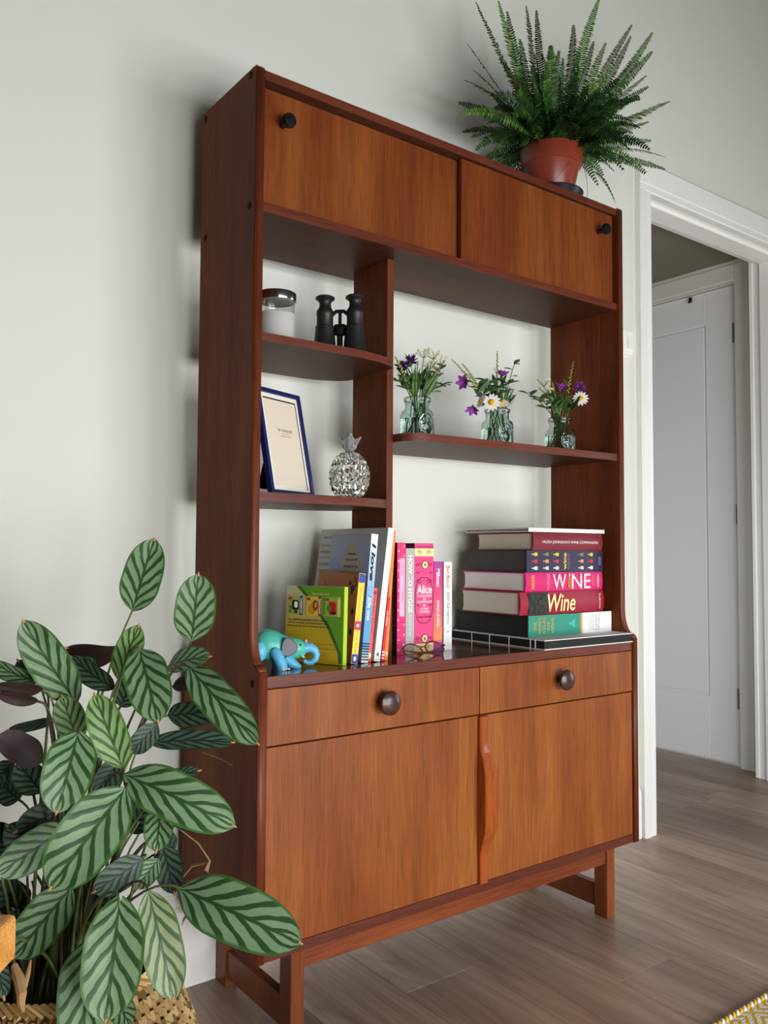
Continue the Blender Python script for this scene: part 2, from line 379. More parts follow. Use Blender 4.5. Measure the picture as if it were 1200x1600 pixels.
# left and right uprights (moulded: flat face, bead, eased outer edge)
def upright(b, xi, sgn):
    pr = [(xi, WY), (xi, -.004), (xi + sgn * .004, -.008), (xi + sgn * .016, -.008), (xi + sgn * .018, -.0055), (xi + sgn * .021, -.0055), (xi + sgn * .023, -.009), (xi + sgn * (AW - .006), -.012), (xi + sgn * AW, -.006), (xi + sgn * AW, WY)]
    b.prism(pr if sgn > 0 else pr, 0, DZ + .0, 'XY')
upright(b, DX0, -1); struct('trim_1', b, GLOSSW)
b = B(); upright(b, DX1 + .002, 1); struct('trim_2', b, GLOSSW)
AH = .098
b = B(); pr = [(WY, DZ), (-.004, DZ), (-.008, DZ + .004), (-.008, DZ + .020), (-.0055, DZ + .022), (-.0055, DZ + .025), (-.009, DZ + .027), (-.012, DZ + AH - .008), (-.006, DZ + AH), (WY, DZ + AH)]
b.prism(pr, DX0 - AW, DX1 + AW, 'YZ'); struct('trim_3', b, GLOSSW)
b = B()   # lining and stops
b.box(DX0 - .03, DX0, -.001, .152, 0, DZ + .004); b.box(DX1, DX1 + .03, -.001, .152, 0, DZ + .004); b.box(DX0, DX1, -.001, .152, DZ + .004, DZ + .03)
b.box(DX0, DX1, .0415, .117, DZ - .0095, DZ + .004, .001); b.box(DX1 - .013, DX1, .0415, .117, 0, DZ - .0095, .001); b.box(DX0, DX0 + .013, .0415, .117, 0, DZ - .0095, .001)
b.box(DX1 - .004, DX1 + .05, .15, .168, 0, DZ + .05, .003)
struct('trim_4', b, GLOSSW)

# hall beyond the doorway
HX = 2.548
b = B(); b.box(HX, HX + .1, .15, .205, -.01, 2.4); b.box(HX + .004, HX + .1, 1.12, 2.3, -.01, 2.4); b.box(HX + .004, HX + .1, .205, 1.12, 2.02, 2.4)
struct('wall_hall_side', b, HALLW)
b = B(); b.box(.9, .98, .15, .8, -.01, 2.4); b.box(.9, .98, 1.5, 2.3, -.01, 2.4); b.box(.9, .98, .8, 1.5, -.01, .25); b.box(.9, .98, .8, 1.5, 1.35, 2.4); struct('wall_hall_near', b, HALLW)  # opening left in the unseen wall for the added hall fill lamp
b = B(); b.box(.9, 2.7, 2.3, 2.38, -.01, 2.4); struct('wall_hall_end', b, HALLW)
b = B(); b.box(.9, 2.66, .15, 2.38, 2.112, 2.16); struct('ceiling_hall', b, HALLC)
b = B()
b.box(HX, HX + .02, .205, .272, 0, 2.098, .004); b.box(HX, HX + .02, .272, 1.06, 2.026, 2.098, .004); b.box(HX, HX + .02, 1.06, 1.125, 0, 2.098, .004)
b.box(HX + .02, HX + .06, .262, .285, 0, 2.026, .002); b.box(HX + .02, HX + .06, .285, 1.05, 2.018, 2.04, .002)
struct('trim_5', b, mat('hall_gloss', (214, 211, 206), .45, vary=.01))
DPX = 2.575
b = B(); y0, y1, z0, z1 = .288, 1.048, .012, 2.015; gy, gz0, gz1 = .425, .277, 1.868; gy2 = y1 - (gy - y0)
b.box(DPX + .006, DPX + .04, y0, y1, z0, z1)
b.box(DPX, DPX + .006, y0, gy - .004, z0, z1, .0015); b.box(DPX, DPX + .006, gy2 + .004, y1, z0, z1, .0015)
b.box(DPX, DPX + .006, gy - .004, gy2 + .004, z0, gz0 - .004, .0015); b.box(DPX, DPX + .006, gy - .004, gy2 + .004, gz1 + .004, z1, .0015)
b.box(DPX + .001, DPX + .0061, gy + .004, gy2 - .004, gz0 + .004, gz1 - .004, .0015)
door = struct('door_1', b, DOORW)
for hz in (1.809, 1.043, .28):
    b = B(); b.lathe([(0, hz - .042), (.006, hz - .042), (.006, hz + .042), (0, hz + .042)], (DPX - .004, .287, 0), 10)
    for q in (-.014, .014): b.lathe([(.0066, hz + q - .001), (.0066, hz + q + .001)], (DPX - .004, .287, 0), 10)
    part('hinge', b, STEEL, door, label='steel butt hinge')
b = B(); b.box(DPX - .012, DPX, .482, .494, 1.985, 2.008, .002); b.box(DPX - .018, DPX - .01, .484, .492, 1.980, 1.992, .002); part('hook', b, BLACKP, door, label='small dark hook at the top of the door')

# wall switch beside the door trim
t = thing('wall_switch', 'white plastic wall switch plate between bookcase and door frame', 'switch', (1.462, WY, 1.50))
b = B(); b.box(1.415, 1.502, .004, WY, 1.503, 1.580, .003, 2); part('plate', b, GLOSSW, t)
for xx in (1.437, 1.48):
    b = B(); b.prism([(.004, 1.520), (-.002, 1.522), (.002, 1.562), (.004, 1.563)], xx - .011, xx + .011, 'YZ'); part('rocker', b, GLOSSW, t)

# ------------------------------------------------------------------ bookcase
W_, T = 1.06, .0182
YFU, YBU, YFL, YBL = -.2869, -.0612, -.3232, -.0195
ZT, ZTB, ZSU, ZSUT = 1.7645, 1.7456, 1.4992, 1.5162
ZLT, ZWT, ZWB, ZDB, ZRT, ZLB = .6745, .6603, .6397, .5387, .1927, .1730
root = thing('bookcase', 'tall vintage teak bookcase with open shelves, drawers and cupboard doors', 'bookcase', (W_ / 2, -.16, 0))
def side_profile():
    p = [(YFL, ZLB), (YFL, ZLT - .006), (YFL + .006, ZLT), (YFL + .012, ZLT + .004)]
    for i in range(1, 9):                                   # cove from the worktop into the slimmer upper part
        a = i / 8 * PI / 2; p.append((YFL + .012 + (YFU - YFL - .012) * math.sin(a), ZLT + .004 + .062 * (1 - math.cos(a))))
    p += [(YFU, .80), (YFU, ZT - .004), (YFU + .004, ZT), (YBU - .002, ZT), (YBU, ZT - .002), (YBU, .755)]
    for i in range(1, 9):
        a = i / 8 * PI / 2; p.append((YBU + (YBL - YBU) * (1 - math.cos(a)), .755 - .075 * math.sin(a)))
    return p + [(YBL, ZLB)]
for x0 in (0, W_ - T):
    b = B(); b.prism(side_profile(), x0, x0 + T, 'YZ'); sp_ = part('side_panel', b, SIDEW, root)
    # solid front lipping, redder than the panel's veneer
    pf = [q for q in side_profile()][0:13] + [(YFU, .80), (YFU, ZT - .004), (YFU + .004, ZT)]
    b = B(); th = .0012
    fr_ = []
    for i, (y, z) in enumerate(pf): fr_.append((y - (th if i < 12 or i > 0 else 0), z))
    ln = []
    for y, z in pf: ln.append((y, z))
    for (ya, za), (yb, zb) in zip(ln, ln[1:]):
        n = Vector((0, -(zb - za), (yb - ya))); n.normalize(); n = -n if n.y > 0 else n
        p = [Vector((x0 + e, y_, z_)) + n * th for e in (.0005, T - .0005) for y_, z_ in ((ya, za), (yb, zb))]
        b.poly([p[0], p[1], p[3], p[2]], True)
    bmesh.ops.remove_doubles(b.bm, verts=b.bm.verts[:], dist=.0004)
    r = bmesh.ops.solidify(b.bm, geom=b.bm.faces[:], thickness=th)
    part('edge_lipping', b, EDGEZ, sp_, world=False) if False else None
    me_b = b; me_b.bm.transform(Matrix.Translation(-Vector(root.location)))
    me = bpy.data.meshes.new('edge_lipping'); me_b.bm.to_mesh(me); me_b.bm.free(); link('edge_lipping', me, EDGEZ, sp_)
    dx = -.0012 if x0 == 0 else W_ + .0012
    for yy, zz in ((-.2675, 1.754), (-.077, 1.750), (-.2695, 1.509), (-.083, 1.504), (-.3035, .648), (-.045, .648)):
        b = B(); s_ = -1 if x0 == 0 else 1
        b.lathe([(0, -.001), (.0070, -.001), (.0070, .0004), (.005, .0009), (0, .0009)], (x0 if s_ < 0 else W_, yy, zz), 14, Matrix.Rotation(s_ * PI / 2, 4, 'Y'))
        part('dowel_plug', b, PLUG, sp_, world=False).location = -Vector(root.location)
def board(name, x0, x1, yf, yb, z0, z1, m=BOARDX, lip=True, bev=.0008):
    b = B(); b.box(x0, x1, yf + (.0015 if lip else 0), yb, z0, z1, bev); o = part(name, b, m, root)
    if lip:
        b = B(); b.box(x0, x1, yf, yf + .0015, z0, z1, .0004); me_o = part('edge_lipping', b, EDGEX, root); me_o.parent = o
    return o
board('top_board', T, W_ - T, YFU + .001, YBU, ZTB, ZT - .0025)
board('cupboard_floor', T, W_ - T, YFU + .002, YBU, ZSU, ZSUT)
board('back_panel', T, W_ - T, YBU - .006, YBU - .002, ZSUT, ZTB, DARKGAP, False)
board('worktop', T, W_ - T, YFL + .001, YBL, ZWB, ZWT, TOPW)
board('bottom_board', T, W_ - T, YFL + .001, YBL, ZLB, ZRT)
board('carcass_back', T, W_ - T, YBL - .006, YBL - .001, ZRT, ZWB, DARKGAP, False)
# flush sliding doors of the top cupboard, on two tracks
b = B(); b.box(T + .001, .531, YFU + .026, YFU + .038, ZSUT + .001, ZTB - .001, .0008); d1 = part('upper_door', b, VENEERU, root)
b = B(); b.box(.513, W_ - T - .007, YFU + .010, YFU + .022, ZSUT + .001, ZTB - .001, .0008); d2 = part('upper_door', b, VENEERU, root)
def knob_small(px, pz, yface, dr):
    b = B(); Mx = Matrix.Rotation(PI / 2, 4, 'X')
    b.lathe([(0, 0), (.0062, 0), (.006, .014), (.008, .018), (.0132, .021), (.0140, .026), (.0128, .031), (.007, .0325), (0, .0328)], (px, yface, pz), 20, Mx)
    o = part('knob', b, BLACKP, dr, world=False, label='small black round knob'); o.location = -Vector(root.location)
knob_small(.071, 1.683, YFU + .026, d1); knob_small(.978, 1.690, YFU + .010, d2)
# centre divider and shelves with rounded corners
XD0, XD1, YDF, YDB = .3507, .3675, -.2250, -.0995
b = B(); b.box(XD0, XD1, YDF + .0015, YDB, ZWT, ZSU, .0005); dv = part('divider', b, SIDEW, root)
b = B(); b.box(XD0, XD1, YDF, YDF + .0015, ZWT, ZSU, .0004); o = part('edge_lipping', b, EDGEZ, root); o.parent = dv
def rounded_shelf(x0, x1, yf, yb, z0, z1, side, rx, ryf, ryb, tilt=0):
    """both corners of the 'R'ight or 'L'eft end are rounded; tilt drops that end"""
    n = 10; q = [i / n * PI / 2 for i in range(n + 1)]
    if side == 'R': pts = [(x0, yf)] + [(x1 - rx + rx * math.sin(a), yf + ryf - ryf * math.cos(a)) for a in q] + [(x1 - rx * .7 + rx * .7 * math.cos(a), yb - ryb + ryb * math.sin(a)) for a in q] + [(x0, yb)]
    else: pts = [(x1, yb)] + [(x0 + rx - rx * math.sin(a), yb - ryb + ryb * math.cos(a)) for a in q] + [(x0 + rx - rx * math.cos(a), yf + ryf - ryf * math.sin(a)) for a in q] + [(x1, yf)]
    def dz(x): return -tilt * ((x - x0) / (x1 - x0) if side == 'R' else (x1 - x) / (x1 - x0))
    b = B(); b.prism(pts, z0 + .0003, z1 - .0003, 'XY')
    for v in b.bm.verts: v.co.z += dz(v.co.x)
    o = part('shelf', b, BOARDX, root)
    b = B(); prev = None; c = Vector(((x0 + x1) / 2, (yf + yb) / 2, 0))
    for i, (x, y) in enumerate(pts):
        a_, b2 = Vector(pts[max(0, i - 1)]), Vector(pts[min(len(pts) - 1, i + 1)]); d = b2 - a_; nn = Vector((d.y, -d.x, 0)).normalized()
        if nn.dot(Vector((x, y, 0)) - c) < 0: nn = -nn
        p = Vector((x, y, 0)); ring = [b.bm.verts.new((p + nn * k) + Vector((0, 0, zz + dz(x)))) for k, zz in ((-.001, z0), (.0008, z0), (.0008, z1), (-.001, z1))]
        if prev:
            for k in range(4): b.bm.faces.new((prev[k], prev[(k + 1) % 4], ring[(k + 1) % 4], ring[k])).smooth = True
        prev = ring
    bmesh.ops.recalc_face_normals(b.bm, faces=b.bm.faces[:])
    l = part('edge_lipping', b, EDGEX, root); l.parent = o
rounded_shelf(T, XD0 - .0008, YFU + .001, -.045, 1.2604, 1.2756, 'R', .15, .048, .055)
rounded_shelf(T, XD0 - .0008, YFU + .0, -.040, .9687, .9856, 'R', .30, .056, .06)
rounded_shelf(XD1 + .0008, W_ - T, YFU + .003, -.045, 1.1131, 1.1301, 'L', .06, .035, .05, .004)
# drawers, doors, knobs, wavy handle
XS = .526
for x0, x1, kx in ((T + .001, XS - .0012, .2735), (XS + .0012, W_ - T - .001, .7765)):
    b = B(); b.box(x0, x1, YFL + .0005, YFL + .018, ZDB + .0012, ZWB - .0016, .0008); dr = part('drawer', b, VENEER, root)
    b = B(); b.lathe([(0, 0), (.0085, 0), (.008, .008), (.011, .012), (.0215, .0165), (.0235, .0205), (.0225, .0245), (.016, .0285), (.007, .030), (0, .0302)], (kx, YFL + .0005, .592), 28, Matrix.Rotation(PI / 2, 4, 'X'))
    part('knob', b, KNOBW, dr, world=False, label='dark turned wooden knob').location = -Vector(root.location)
b = B(); b.box(T + .001, XS - .0018, YFL + .0005, YFL + .018, ZRT + .001, ZDB - .0012, .0008); part('cupboard_door', b, VENEER, root)
b = B(); b.box(XS + .0005, W_ - T - .003, YFL + .0005, YFL + .018, ZRT + .001, ZDB - .0012, .0008); dR = part('cupboard_door', b, VENEER, root)
b = B(); n = 40; za, zb = ZRT + .001, ZDB - .002; rings = []
def sstep(a, b_, x): x = max(0, min(1, (x - a) / (b_ - a))); return x * x * (3 - 2 * x)
for i in range(n + 1):
    t_ = i / n; z = za + (zb - za) * t_; k = sstep(.16, .36, t_) * (1 - sstep(.64, .84, t_))
    pr_ = .009 + .017 * k; xl = .5195 - .0015 * k; xr = .5430 + .0140 * k
    rings.append([b.bm.verts.new(p) for p in ((xl, YFL, z), (xl, YFL - pr_ + .002, z), (xl + .002, YFL - pr_, z), (xr - .003, YFL - pr_ * .96, z), (xr, YFL - pr_ * .7, z), (xr, YFL, z))])
for a, c in zip(rings, rings[1:]):
    for q in range(6): b.bm.faces.new((a[q], a[(q + 1) % 6], c[(q + 1) % 6], c[q])).smooth = True
b.bm.faces.new(rings[0]); b.bm.faces.new(rings[-1][::-1]); bmesh.ops.recalc_face_normals(b.bm, faces=b.bm.faces[:])
part('handle', b, HANDLEW, dR, world=False, label='long wavy orange-brown wooden pull handle').location = -Vector(root.location)
# plinth frame: sledge legs and front rail
for x0 in (.0862, .9678):
    x1 = x0 + .0285
    b = B(); b.box(x0, x1, -.3011, -.2611, 0, ZLB, .0012); part('leg', b, LEGW, root)
    b = B(); b.box(x0, x1, -.046, -.006, 0, ZLB, .0012); part('leg', b, LEGW, root)
    b = B(); b.box(x0 + .004, x1 - .004, -.2611, -.046, .018, .072, .0012); part('runner', b, LEGW, root)
    b = B(); b.box(x0 + .004, x1 - .004, -.2611, -.046, ZLB - .03, ZLB - .0005, .0012); part('bearer', b, LEGW, root)
b = B(); b.box(.1147, .9678, -.2975, -.2755, .1293, ZLB - .0005, .0015); part('front_rail', b, RAILW, root)
b = B(); b.box(.1147, .9678, -.040, -.020, .1293, ZLB - .0005, .0015); part('rear_rail', b, RAILW, root)

# ------------------------------------------------------------------ books
X, Y, Z = Vector((1, 0, 0)), Vector((0, 1, 0)), Vector((0, 0, 1))
def book(name, label, loc, rot, th, dep, h, cover, pages=PAGES, hard=True, bulge=0, spine=None, group=None, back=None):
    """local: X thickness, spine at Y=0 facing -Y, Z height"""
    t = thing(name, label, 'book', loc, rot, group); ct = .0024 if hard else .0007; ins = .003 if hard else .0002
    b = B(); b.box(0, ct, .001, dep, 0, h, .0004); part('back_cover', b, back or cover, t, world=False)
    b = B(); b.box(th - ct, th, .001, dep, 0, h, .0004); part('front_cover', b, cover, t, world=False)
    b = B(); n = 9; pts = [(0, .0022), (0, 0)]
    if bulge: pts = [(0, .003)] + [(th * i / (n - 1), -bulge * math.sin(PI * i / (n - 1))) for i in range(n)] + [(th, .003)]
    else: pts = [(0, .0022), (0, 0), (th, 0), (th, .0022)]
    b.prism(pts, 0, h, 'XY'); part('spine', b, spine or cover, t, world=False)
    b = B(); fore = dep - ins
    if hard: b.prism([(ct, .003), (th - ct, .003), (th - ct, fore), (th * .75, fore - .004), (th * .25, fore - .004), (ct, fore)], ins, h - ins, 'XY')
    else: b.box(ct, th - ct, .001, fore, ins, h - ins)
    part('page_block', b, pages, t, world=False)
    return t
DN = -Z                                                # spine text reads downwards
def spine_text(t, s, m, th, zc, length, hgt, y=-.0002, xo=.5, **k): return text(t, s, m, (th * xo, y, zc), DN, X, length, hgt, **k)
WHITEP = mat('print_white', (240, 236, 232), .6, vary=0); BLACKI = mat('print_black', (24, 22, 24), .6, vary=0)
GOLDP = mat('print_gold', (196, 156, 70), .45, vary=0); CREAMP = mat('print_cream', (244, 228, 160), .6, vary=0)

# stack of wine books on the worktop: local -Z -> +X, local X -> +Z
LAY = (0, -PI / 2, 0)
def laid(name, label, x0, x1, y, z0, z1, dep, cover, **k):
    return book(name, label, (x1, y, z0), LAY, z1 - z0, dep, x1 - x0, cover, **k)
H = .302
# album at the bottom
t = thing('photo_album', 'black paged photo album with white covers under the stacked wine books', 'album', (.88, -.165, ZWT))
AX0, AX1, AY0, AY1 = .7215, 1.0405, -.3265, -.0085
for nm, za, zb in (('back_cover', ZWT, ZWT + .0024), ('front_cover', .6803, .6825)):
    b = B(); b.box(AX0, AX1, AY0, AY1, za, zb, .0008); part(nm, b, mat('album_white', (232, 230, 228), .6), t)
b = B(); b.box(AX0 + .001, AX1 - .004, AY0 + .002, AY1 - .001, ZWT + .0024, .6803); part('page_block', b, mat('album_black', (16, 16, 18), .7, vary=.1), t)
for yy in (-.298, -.283, -.215, -.150, -.088):
    b = B(); b.box(AX0 - .0006, AX0 + .0012, yy - .0006, yy + .0006, ZWT, .6825); part('binding_thread', b, WHITEP, t)
def on_stack(t, s, m, u0, u1, zc_frac, hgt, th, hx, bulge=0, **k):
    """lettering along a laid book's spine: u0,u1 = fractions of its length from the left"""
    return text(t, s, m, (th * zc_frac, -.0003 - bulge, hx * (1 - (u0 + u1) / 2)), DN, X, hx * (u1 - u0), hgt, **k)
# 1 green and white boxed atlas
GR = mat('atlas_green', (42, 142, 118), .5, vary=.08); DKG = mat('atlas_dark', (34, 36, 32), .6)
zt1 = .7325; th = zt1 - .6825; L1 = 1.040 - .738
t = laid('atlas_book', 'green and white spined wine atlas, lowest book above the album', .738, 1.040, -.262, .6825, zt1, .248, DKG, spine=GR, pages=DKG)
plate(t, mat('atlas_white', (236, 236, 240), .5), (th / 2, -.0001, L1 * .185), X, Z, th, L1 * .37, label='white end of the spine')
plate(t, GOLDP, (th / 2, -.0002, L1 * .385), X, Z, th, L1 * .025, label='gold band')
for i, s in enumerate(('THE', 'WORLD', 'ATLAS', 'OF', 'WINE')):
    text(t, s, GOLDP, (th * .5, -.0004, L1 * (.93 - .05 * i)), X, Z, th * (.8 if len(s) > 3 else .4), .010, name='title_word', bold=.01)
plate(t, mat('print_aqua', (60, 176, 160), .5, vary=0), (th * .52, -.0003, L1 * .5), X, Z, th * .5, L1 * .1, pts=[(.05, .1), (.5, .95), (.95, .1)], label='aqua triangle emblem')
for i, s in enumerate(('HUGH JOHNSON', 'JANCIS', 'ROBINSON', 'MITCHELL')):
    text(t, s, mat('print_grey', (120, 116, 112), .6, vary=0), (th * .5, -.0004, L1 * (.27 - .034 * i)), X, Z, th * .78, .006, name='author_name')
# 2 red 'Wine' with grapes
RD = mat('wine_red_jacket', (150, 24, 50), .4, vary=.05); z0, z1 = .7335, .787; th = z1 - z0; L2 = .300
t = laid('wine_book', 'red wine book with black grapes and large cream title Wine', .713, 1.013, -.257, z0, z1, .2, RD, bulge=.004, pages=PAGES)
gy = -.0045; GRP = mat('print_grapes', (40, 42, 36), .45, vary=.4, scale=220)
plate(t, mat('print_grape_field', (30, 34, 26), .6, vary=.5, scale=200), (th * .5, gy + .0006, L2 * .80), X, Z, th * .92, L2 * .22, label='grape picture')
rg = random.Random(4)
for i in range(26):
    plate(t, GRP, (th * rg.uniform(.12, .88), gy - .0001 - i * .00001, L2 * rg.uniform(.7, .9)), X, Z, .011, .011, name='grape', ell=True)
text(t, 'Wine', CREAMP, (th * .5, gy - .0007, L2 * (1 - .465)), DN, X, L2 * .33, th * .78, shear=.2, bold=.012, label='cream title lettering')
text(t, 'HACHETTE', WHITEP, (th * .5, gy - .0003, L2 * .06), X, Z, th * .7, .006)
# 3 pink 'WINE'
PK = mat('magenta_jacket', (206, 32, 108), .4, vary=.04); z0, z1 = .788, .8325; th = z1 - z0; L3 = .277
t = laid('wine_guide_book', 'magenta book with white serif title WINE in the stack', .731, 1.008, -.258, z0, z1, .215, PK, bulge=.003, pages=PAGEW)
gy = -.0036
text(t, 'W', WHITEP, (th * .5, gy, L3 * (1 - .415)), DN, X, L3 * .17, th * .8, label='white title lettering'); text(t, 'NE', WHITEP, (th * .5, gy, L3 * (1 - .70)), DN, X, L3 * .25, th * .8)
plate(t, mat('print_amber', (196, 104, 40), .5, vary=.2), (th * .42, gy, L3 * (1 - .545)), X, Z, th * .55, L3 * .045, label='amber bottle standing for the letter I'); plate(t, mat('print_amber2', (220, 180, 120), .5, vary=0), (th * .84, gy, L3 * (1 - .545)), X, Z, th * .2, L3 * .02)
text(t, 'ANDRE DOMINE', mat('print_yellow', (230, 190, 60), .6, vary=0), (th * .5, gy, L3 * .92), X, Z, th * .75, .011); text(t, 'THE ULTIMATE GUIDE', mat('print_pink', (236, 150, 190), .6, vary=0), (th * .5, gy, L3 * .73), X, Z, th * .85, .010)
text(t, 'KONEMANN', WHITEP, (th * .5, gy, L3 * .07), X, Z, th * .7, .007); text(t, 'THE WORLD', mat('print_yellow', (230, 190, 60), .6, vary=0), (th * .5, gy, L3 * .14), X, Z, th * .6, .003)
# 4 navy with bottles
NV = mat('navy_jacket', (44, 38, 66), .45, vary=.05); z0, z1 = .8335, .8845; th = z1 - z0; L4 = .275
t = laid('wine_atlas_book', 'navy blue wine book with rows of tiny bottles on its spine', .737, 1.012, -.258, z0, z1, .21, NV, spine=NV, pages=mat('dark_pages', (72, 70, 70), .8))
bc = [(232, 226, 210), (200, 60, 70), (226, 196, 60), (210, 210, 216), (230, 150, 110), (120, 130, 90)]
k = 0
for cx in (.10, .24, .37, .70, .83):
    for r_ in (.18, .5, .82):
        m_ = mat('print_bottle_%d' % (k % 6), bc[k % 6], .6, vary=0); k += 1
        plate(t, m_, (th * r_, -.0002, L4 * (1 - cx) - .003), X, Z, th * .15, .011, name='bottle_print'); plate(t, m_, (th * r_, -.0002, L4 * (1 - cx) + .006), X, Z, th * .05, .010, name='bottle_print')
text(t, 'wine', mat('print_yellow', (230, 190, 60), .6, vary=0), (th * .5, -.0003, L4 * .52), X, Z, th * .8, .012, bold=.02, label='yellow title lettering'); text(t, 'opus', mat('print_blue', (110, 104, 150), .6, vary=0), (th * .5, -.0003, L4 * .465), X, Z, th * .75, .012)
plate(t, mat('print_blue', (110, 104, 150), .6, vary=0), (th * .5, -.0002, L4 * .045), X, Z, th * .4, .009, label='publisher mark'); text(t, 'DK', NV, (th * .5, -.0005, L4 * .045), X, Z, th * .3, .006)
# 5 burgundy
BU = mat('burgundy_cloth', (120, 30, 44), .5, vary=.06); z0, z1 = .885, .9265; th = z1 - z0; L5 = .252
t = laid('wine_companion_book', 'burgundy cloth wine companion, thick top book of the stack', .757, 1.009, -.257, z0, z1, .19, BU, bulge=.004, pages=mat('grey_pages', (206, 196, 178), .9, vary=.05, scale=300))
text(t, "HUGH JOHNSON'S WINE COMPANION", WHITEP, (th * .46, -.0044, L5 * (1 - .52)), DN, X, L5 * .80, th * .2, label='white title lettering')
plate(t, WHITEP, (th * .5, -.0018, L5 * .035), X, Z, th * .8, .0006)
# 6 thin white book on top
t = laid('thin_white_book', 'thin white hardback lying on top of the wine book stack', .739, 1.015, -.262, .9280, .9375, .215, mat('white_board', (222, 220, 216), .55), pages=mat('grey_gap', (130, 128, 124), .8))

# right-hand upright books
def up(name, label, u0, u1, vt, ys, dep, cover, lean=0, **k):
    vm = (vt + 1015) / 2; x0 = at(u0, vm, ys).x; x1 = at(u1, vm, ys).x; zt = at((u0 + u1) / 2, vt, ys).z
    th = x1 - x0; h = zt - ZWT
    return book(name, label, (x0, ys, ZWT + .0003), (0, lean, 0), th, dep, h, cover, **k), th, h
PKD = mat('polka_pink', (222, 42, 116), .5, vary=.04); MRN = mat('maroon_cover', (96, 18, 44), .5)
t, th, h = up('polka_dot_book', 'hot pink polka dot book at the left of the upright row', 620.5, 633.4, 848, -.209, .165, PKD, back=MRN)
PKL = mat('print_pale_pink', (242, 176, 206), .6, vary=0)
for i in range(11):
    for j in (0, 1):
        zz = h * (.045 + i * .088 + j * .044)
        if .33 < zz / h < .86 and j == 1: continue
        if zz > h: continue
        plate(t, WHITEP, (th * (.16 if j == 0 else .8), -.0001, zz), X, Z, .0034, .0034, name='polka_dot', ell=True)
for i in range(14): plate(t, mat('print_dusty', (176, 110, 130), .6, vary=0), (-.0001, .012 + .0 * i, h * (.06 + i * .066)), -Y, Z, .003, .003, name='polka_dot', ell=True)
plate(t, PKL, (th * .58, -.0002, h * .6), X, Z, th * .62, h * .52, label='pale pink title panel'); text(t, 'SEW', mat('print_rose', (214, 130, 170), .6, vary=0), (th * .55, -.0006, h * .76), DN, X, h * .12, th * .36)
text(t, 'MAKING', mat('print_dk', (90, 40, 60), .6, vary=0), (th * .62, -.0006, h * .52), DN, X, h * .1, th * .14)
HG = mat('hygge_grey', (178, 178, 178), .6, vary=.05)
t, th, h = up('hygge_book', 'grey book titled HOW TO HYGGE beside the polka dot book', 634, 647.2, 857, -.2, .15, HG)
text(t, 'HOW TO HYGGE', WHITEP, (th * .5, -.0003, h * .66), DN, X, h * .55, th * .5, bold=.02, label='white title lettering'); text(t, 'the nordic secrets', WHITEP, (th * .5, -.0003, h * .27), DN, X, h * .2, th * .22); text(t, 'C', WHITEP, (th * .5, -.0003, h * .03), X, Z, th * .3, th * .3)
AL = mat('alice_pink', (226, 66, 128), .5, vary=.05)
t, th, h = up('alice_book', 'thick ornate pink storybook with black scrolls and cream bands', 647.6, 677, 849, -.2, .155, AL, back=MRN, pages=PAGES)
plate(t, CREAMP, (th / 2, -.0001, h * .915), X, Z, th, h * .07, label='cream ornament band'); plate(t, CREAMP, (th / 2, -.0001, h * .045), X, Z, th, h * .07, label='cream ornament band')
def scroll(parent, cx, cz, w_, h_, m, y=-.0005, turns=1.6, flip=1, rot=0, r=.0005):
    pts = []
    for i in range(26):
        t_ = i / 25; a = turns * 2 * PI * t_; rr = (1 - t_ * .85); x_ = math.cos(a) * rr * w_ * flip; z_ = math.sin(a) * rr * h_
        pts.append((cx + x_ * math.cos(rot) - z_ * math.sin(rot), y, cz + x_ * math.sin(rot) + z_ * math.cos(rot)))
    b = B(); b.tube(pts, r, 4); return part('scroll_ornament', b, m, parent, world=False)
for zc in (.915, .045):
    for f in (-1, 1): scroll(t, th * (.5 + .24 * f), h * zc, th * .16, h * .02, BLACKI, flip=f)
for i in range(12): plate(t, BLACKI, (th * (.06 + i * .08), -.0002, h * .967), X, Z, .0018, .003, name='ornament_bead')
for zc in (.80, .125):
    for f in (-1, 1): scroll(t, th * (.5 + .33 * f), h * zc, th * .14, h * .016, BLACKI, flip=-f, turns=1.2)
    plate(t, BLACKI, (th * .54, -.0003, h * zc), X, Z, th * .34, h * .078, ell=True, name='medallion_rim'); plate(t, CREAMP, (th * .54, -.0006, h * zc), X, Z, th * .28, h * .066, ell=True, name='medallion'); plate(t, mat('print_brick', (180, 90, 70), .6, vary=0), (th * .54, -.0009, h * zc), X, Z, th * .12, h * .028, ell=True, name='medallion_picture')
ov = [(th * .5 + th * .46 * math.copysign(abs(math.cos(a)) ** .7, math.cos(a)), -.0004, h * .475 + h * .21 * math.copysign(abs(math.sin(a)) ** .7, math.sin(a))) for a in [i / 36 * 2 * PI for i in range(36)]]
b = B(); b.tube(ov, .0006, 4, True); part('oval_border', b, BLACKI, t, world=False)
for f in (-1, 1):
    scroll(t, th * (.5 + .27 * f), h * .645, th * .15, h * .026, BLACKI, flip=f, turns=1.3); scroll(t, th * (.5 + .34 * f), h * .725, th * .1, h * .012, BLACKI, flip=f, turns=1)
    plate(t, BLACKI, (th * (.5 + .33 * f), -.0003, h * .43), X, Z, th * .12, h * .02, pts=[(0, .5), (.5, 1), (1, .5), (.5, 0)], name='ornament_leaf')
text(t, 'Alice', WHITEP, (th * .52, -.0004, h * .575), X, Z, th * .8, h * .08, bold=.02, label='white title lettering')
for s, zz, ww in (("ADVENTURES", .515, .76), ('IN', .488, .14), ('WONDERLAND', .462, .8), ('&', .428, .14), ('OTHER', .398, .42), ('STORIES', .37, .5), ('Lewis Carroll', .325, .66)):
    text(t, s, WHITEP if s[0] != 'L' else BLACKI, (th * .52, -.0004, h * zz), X, Z, th * ww, h * .02, bold=.012, name='lettering')
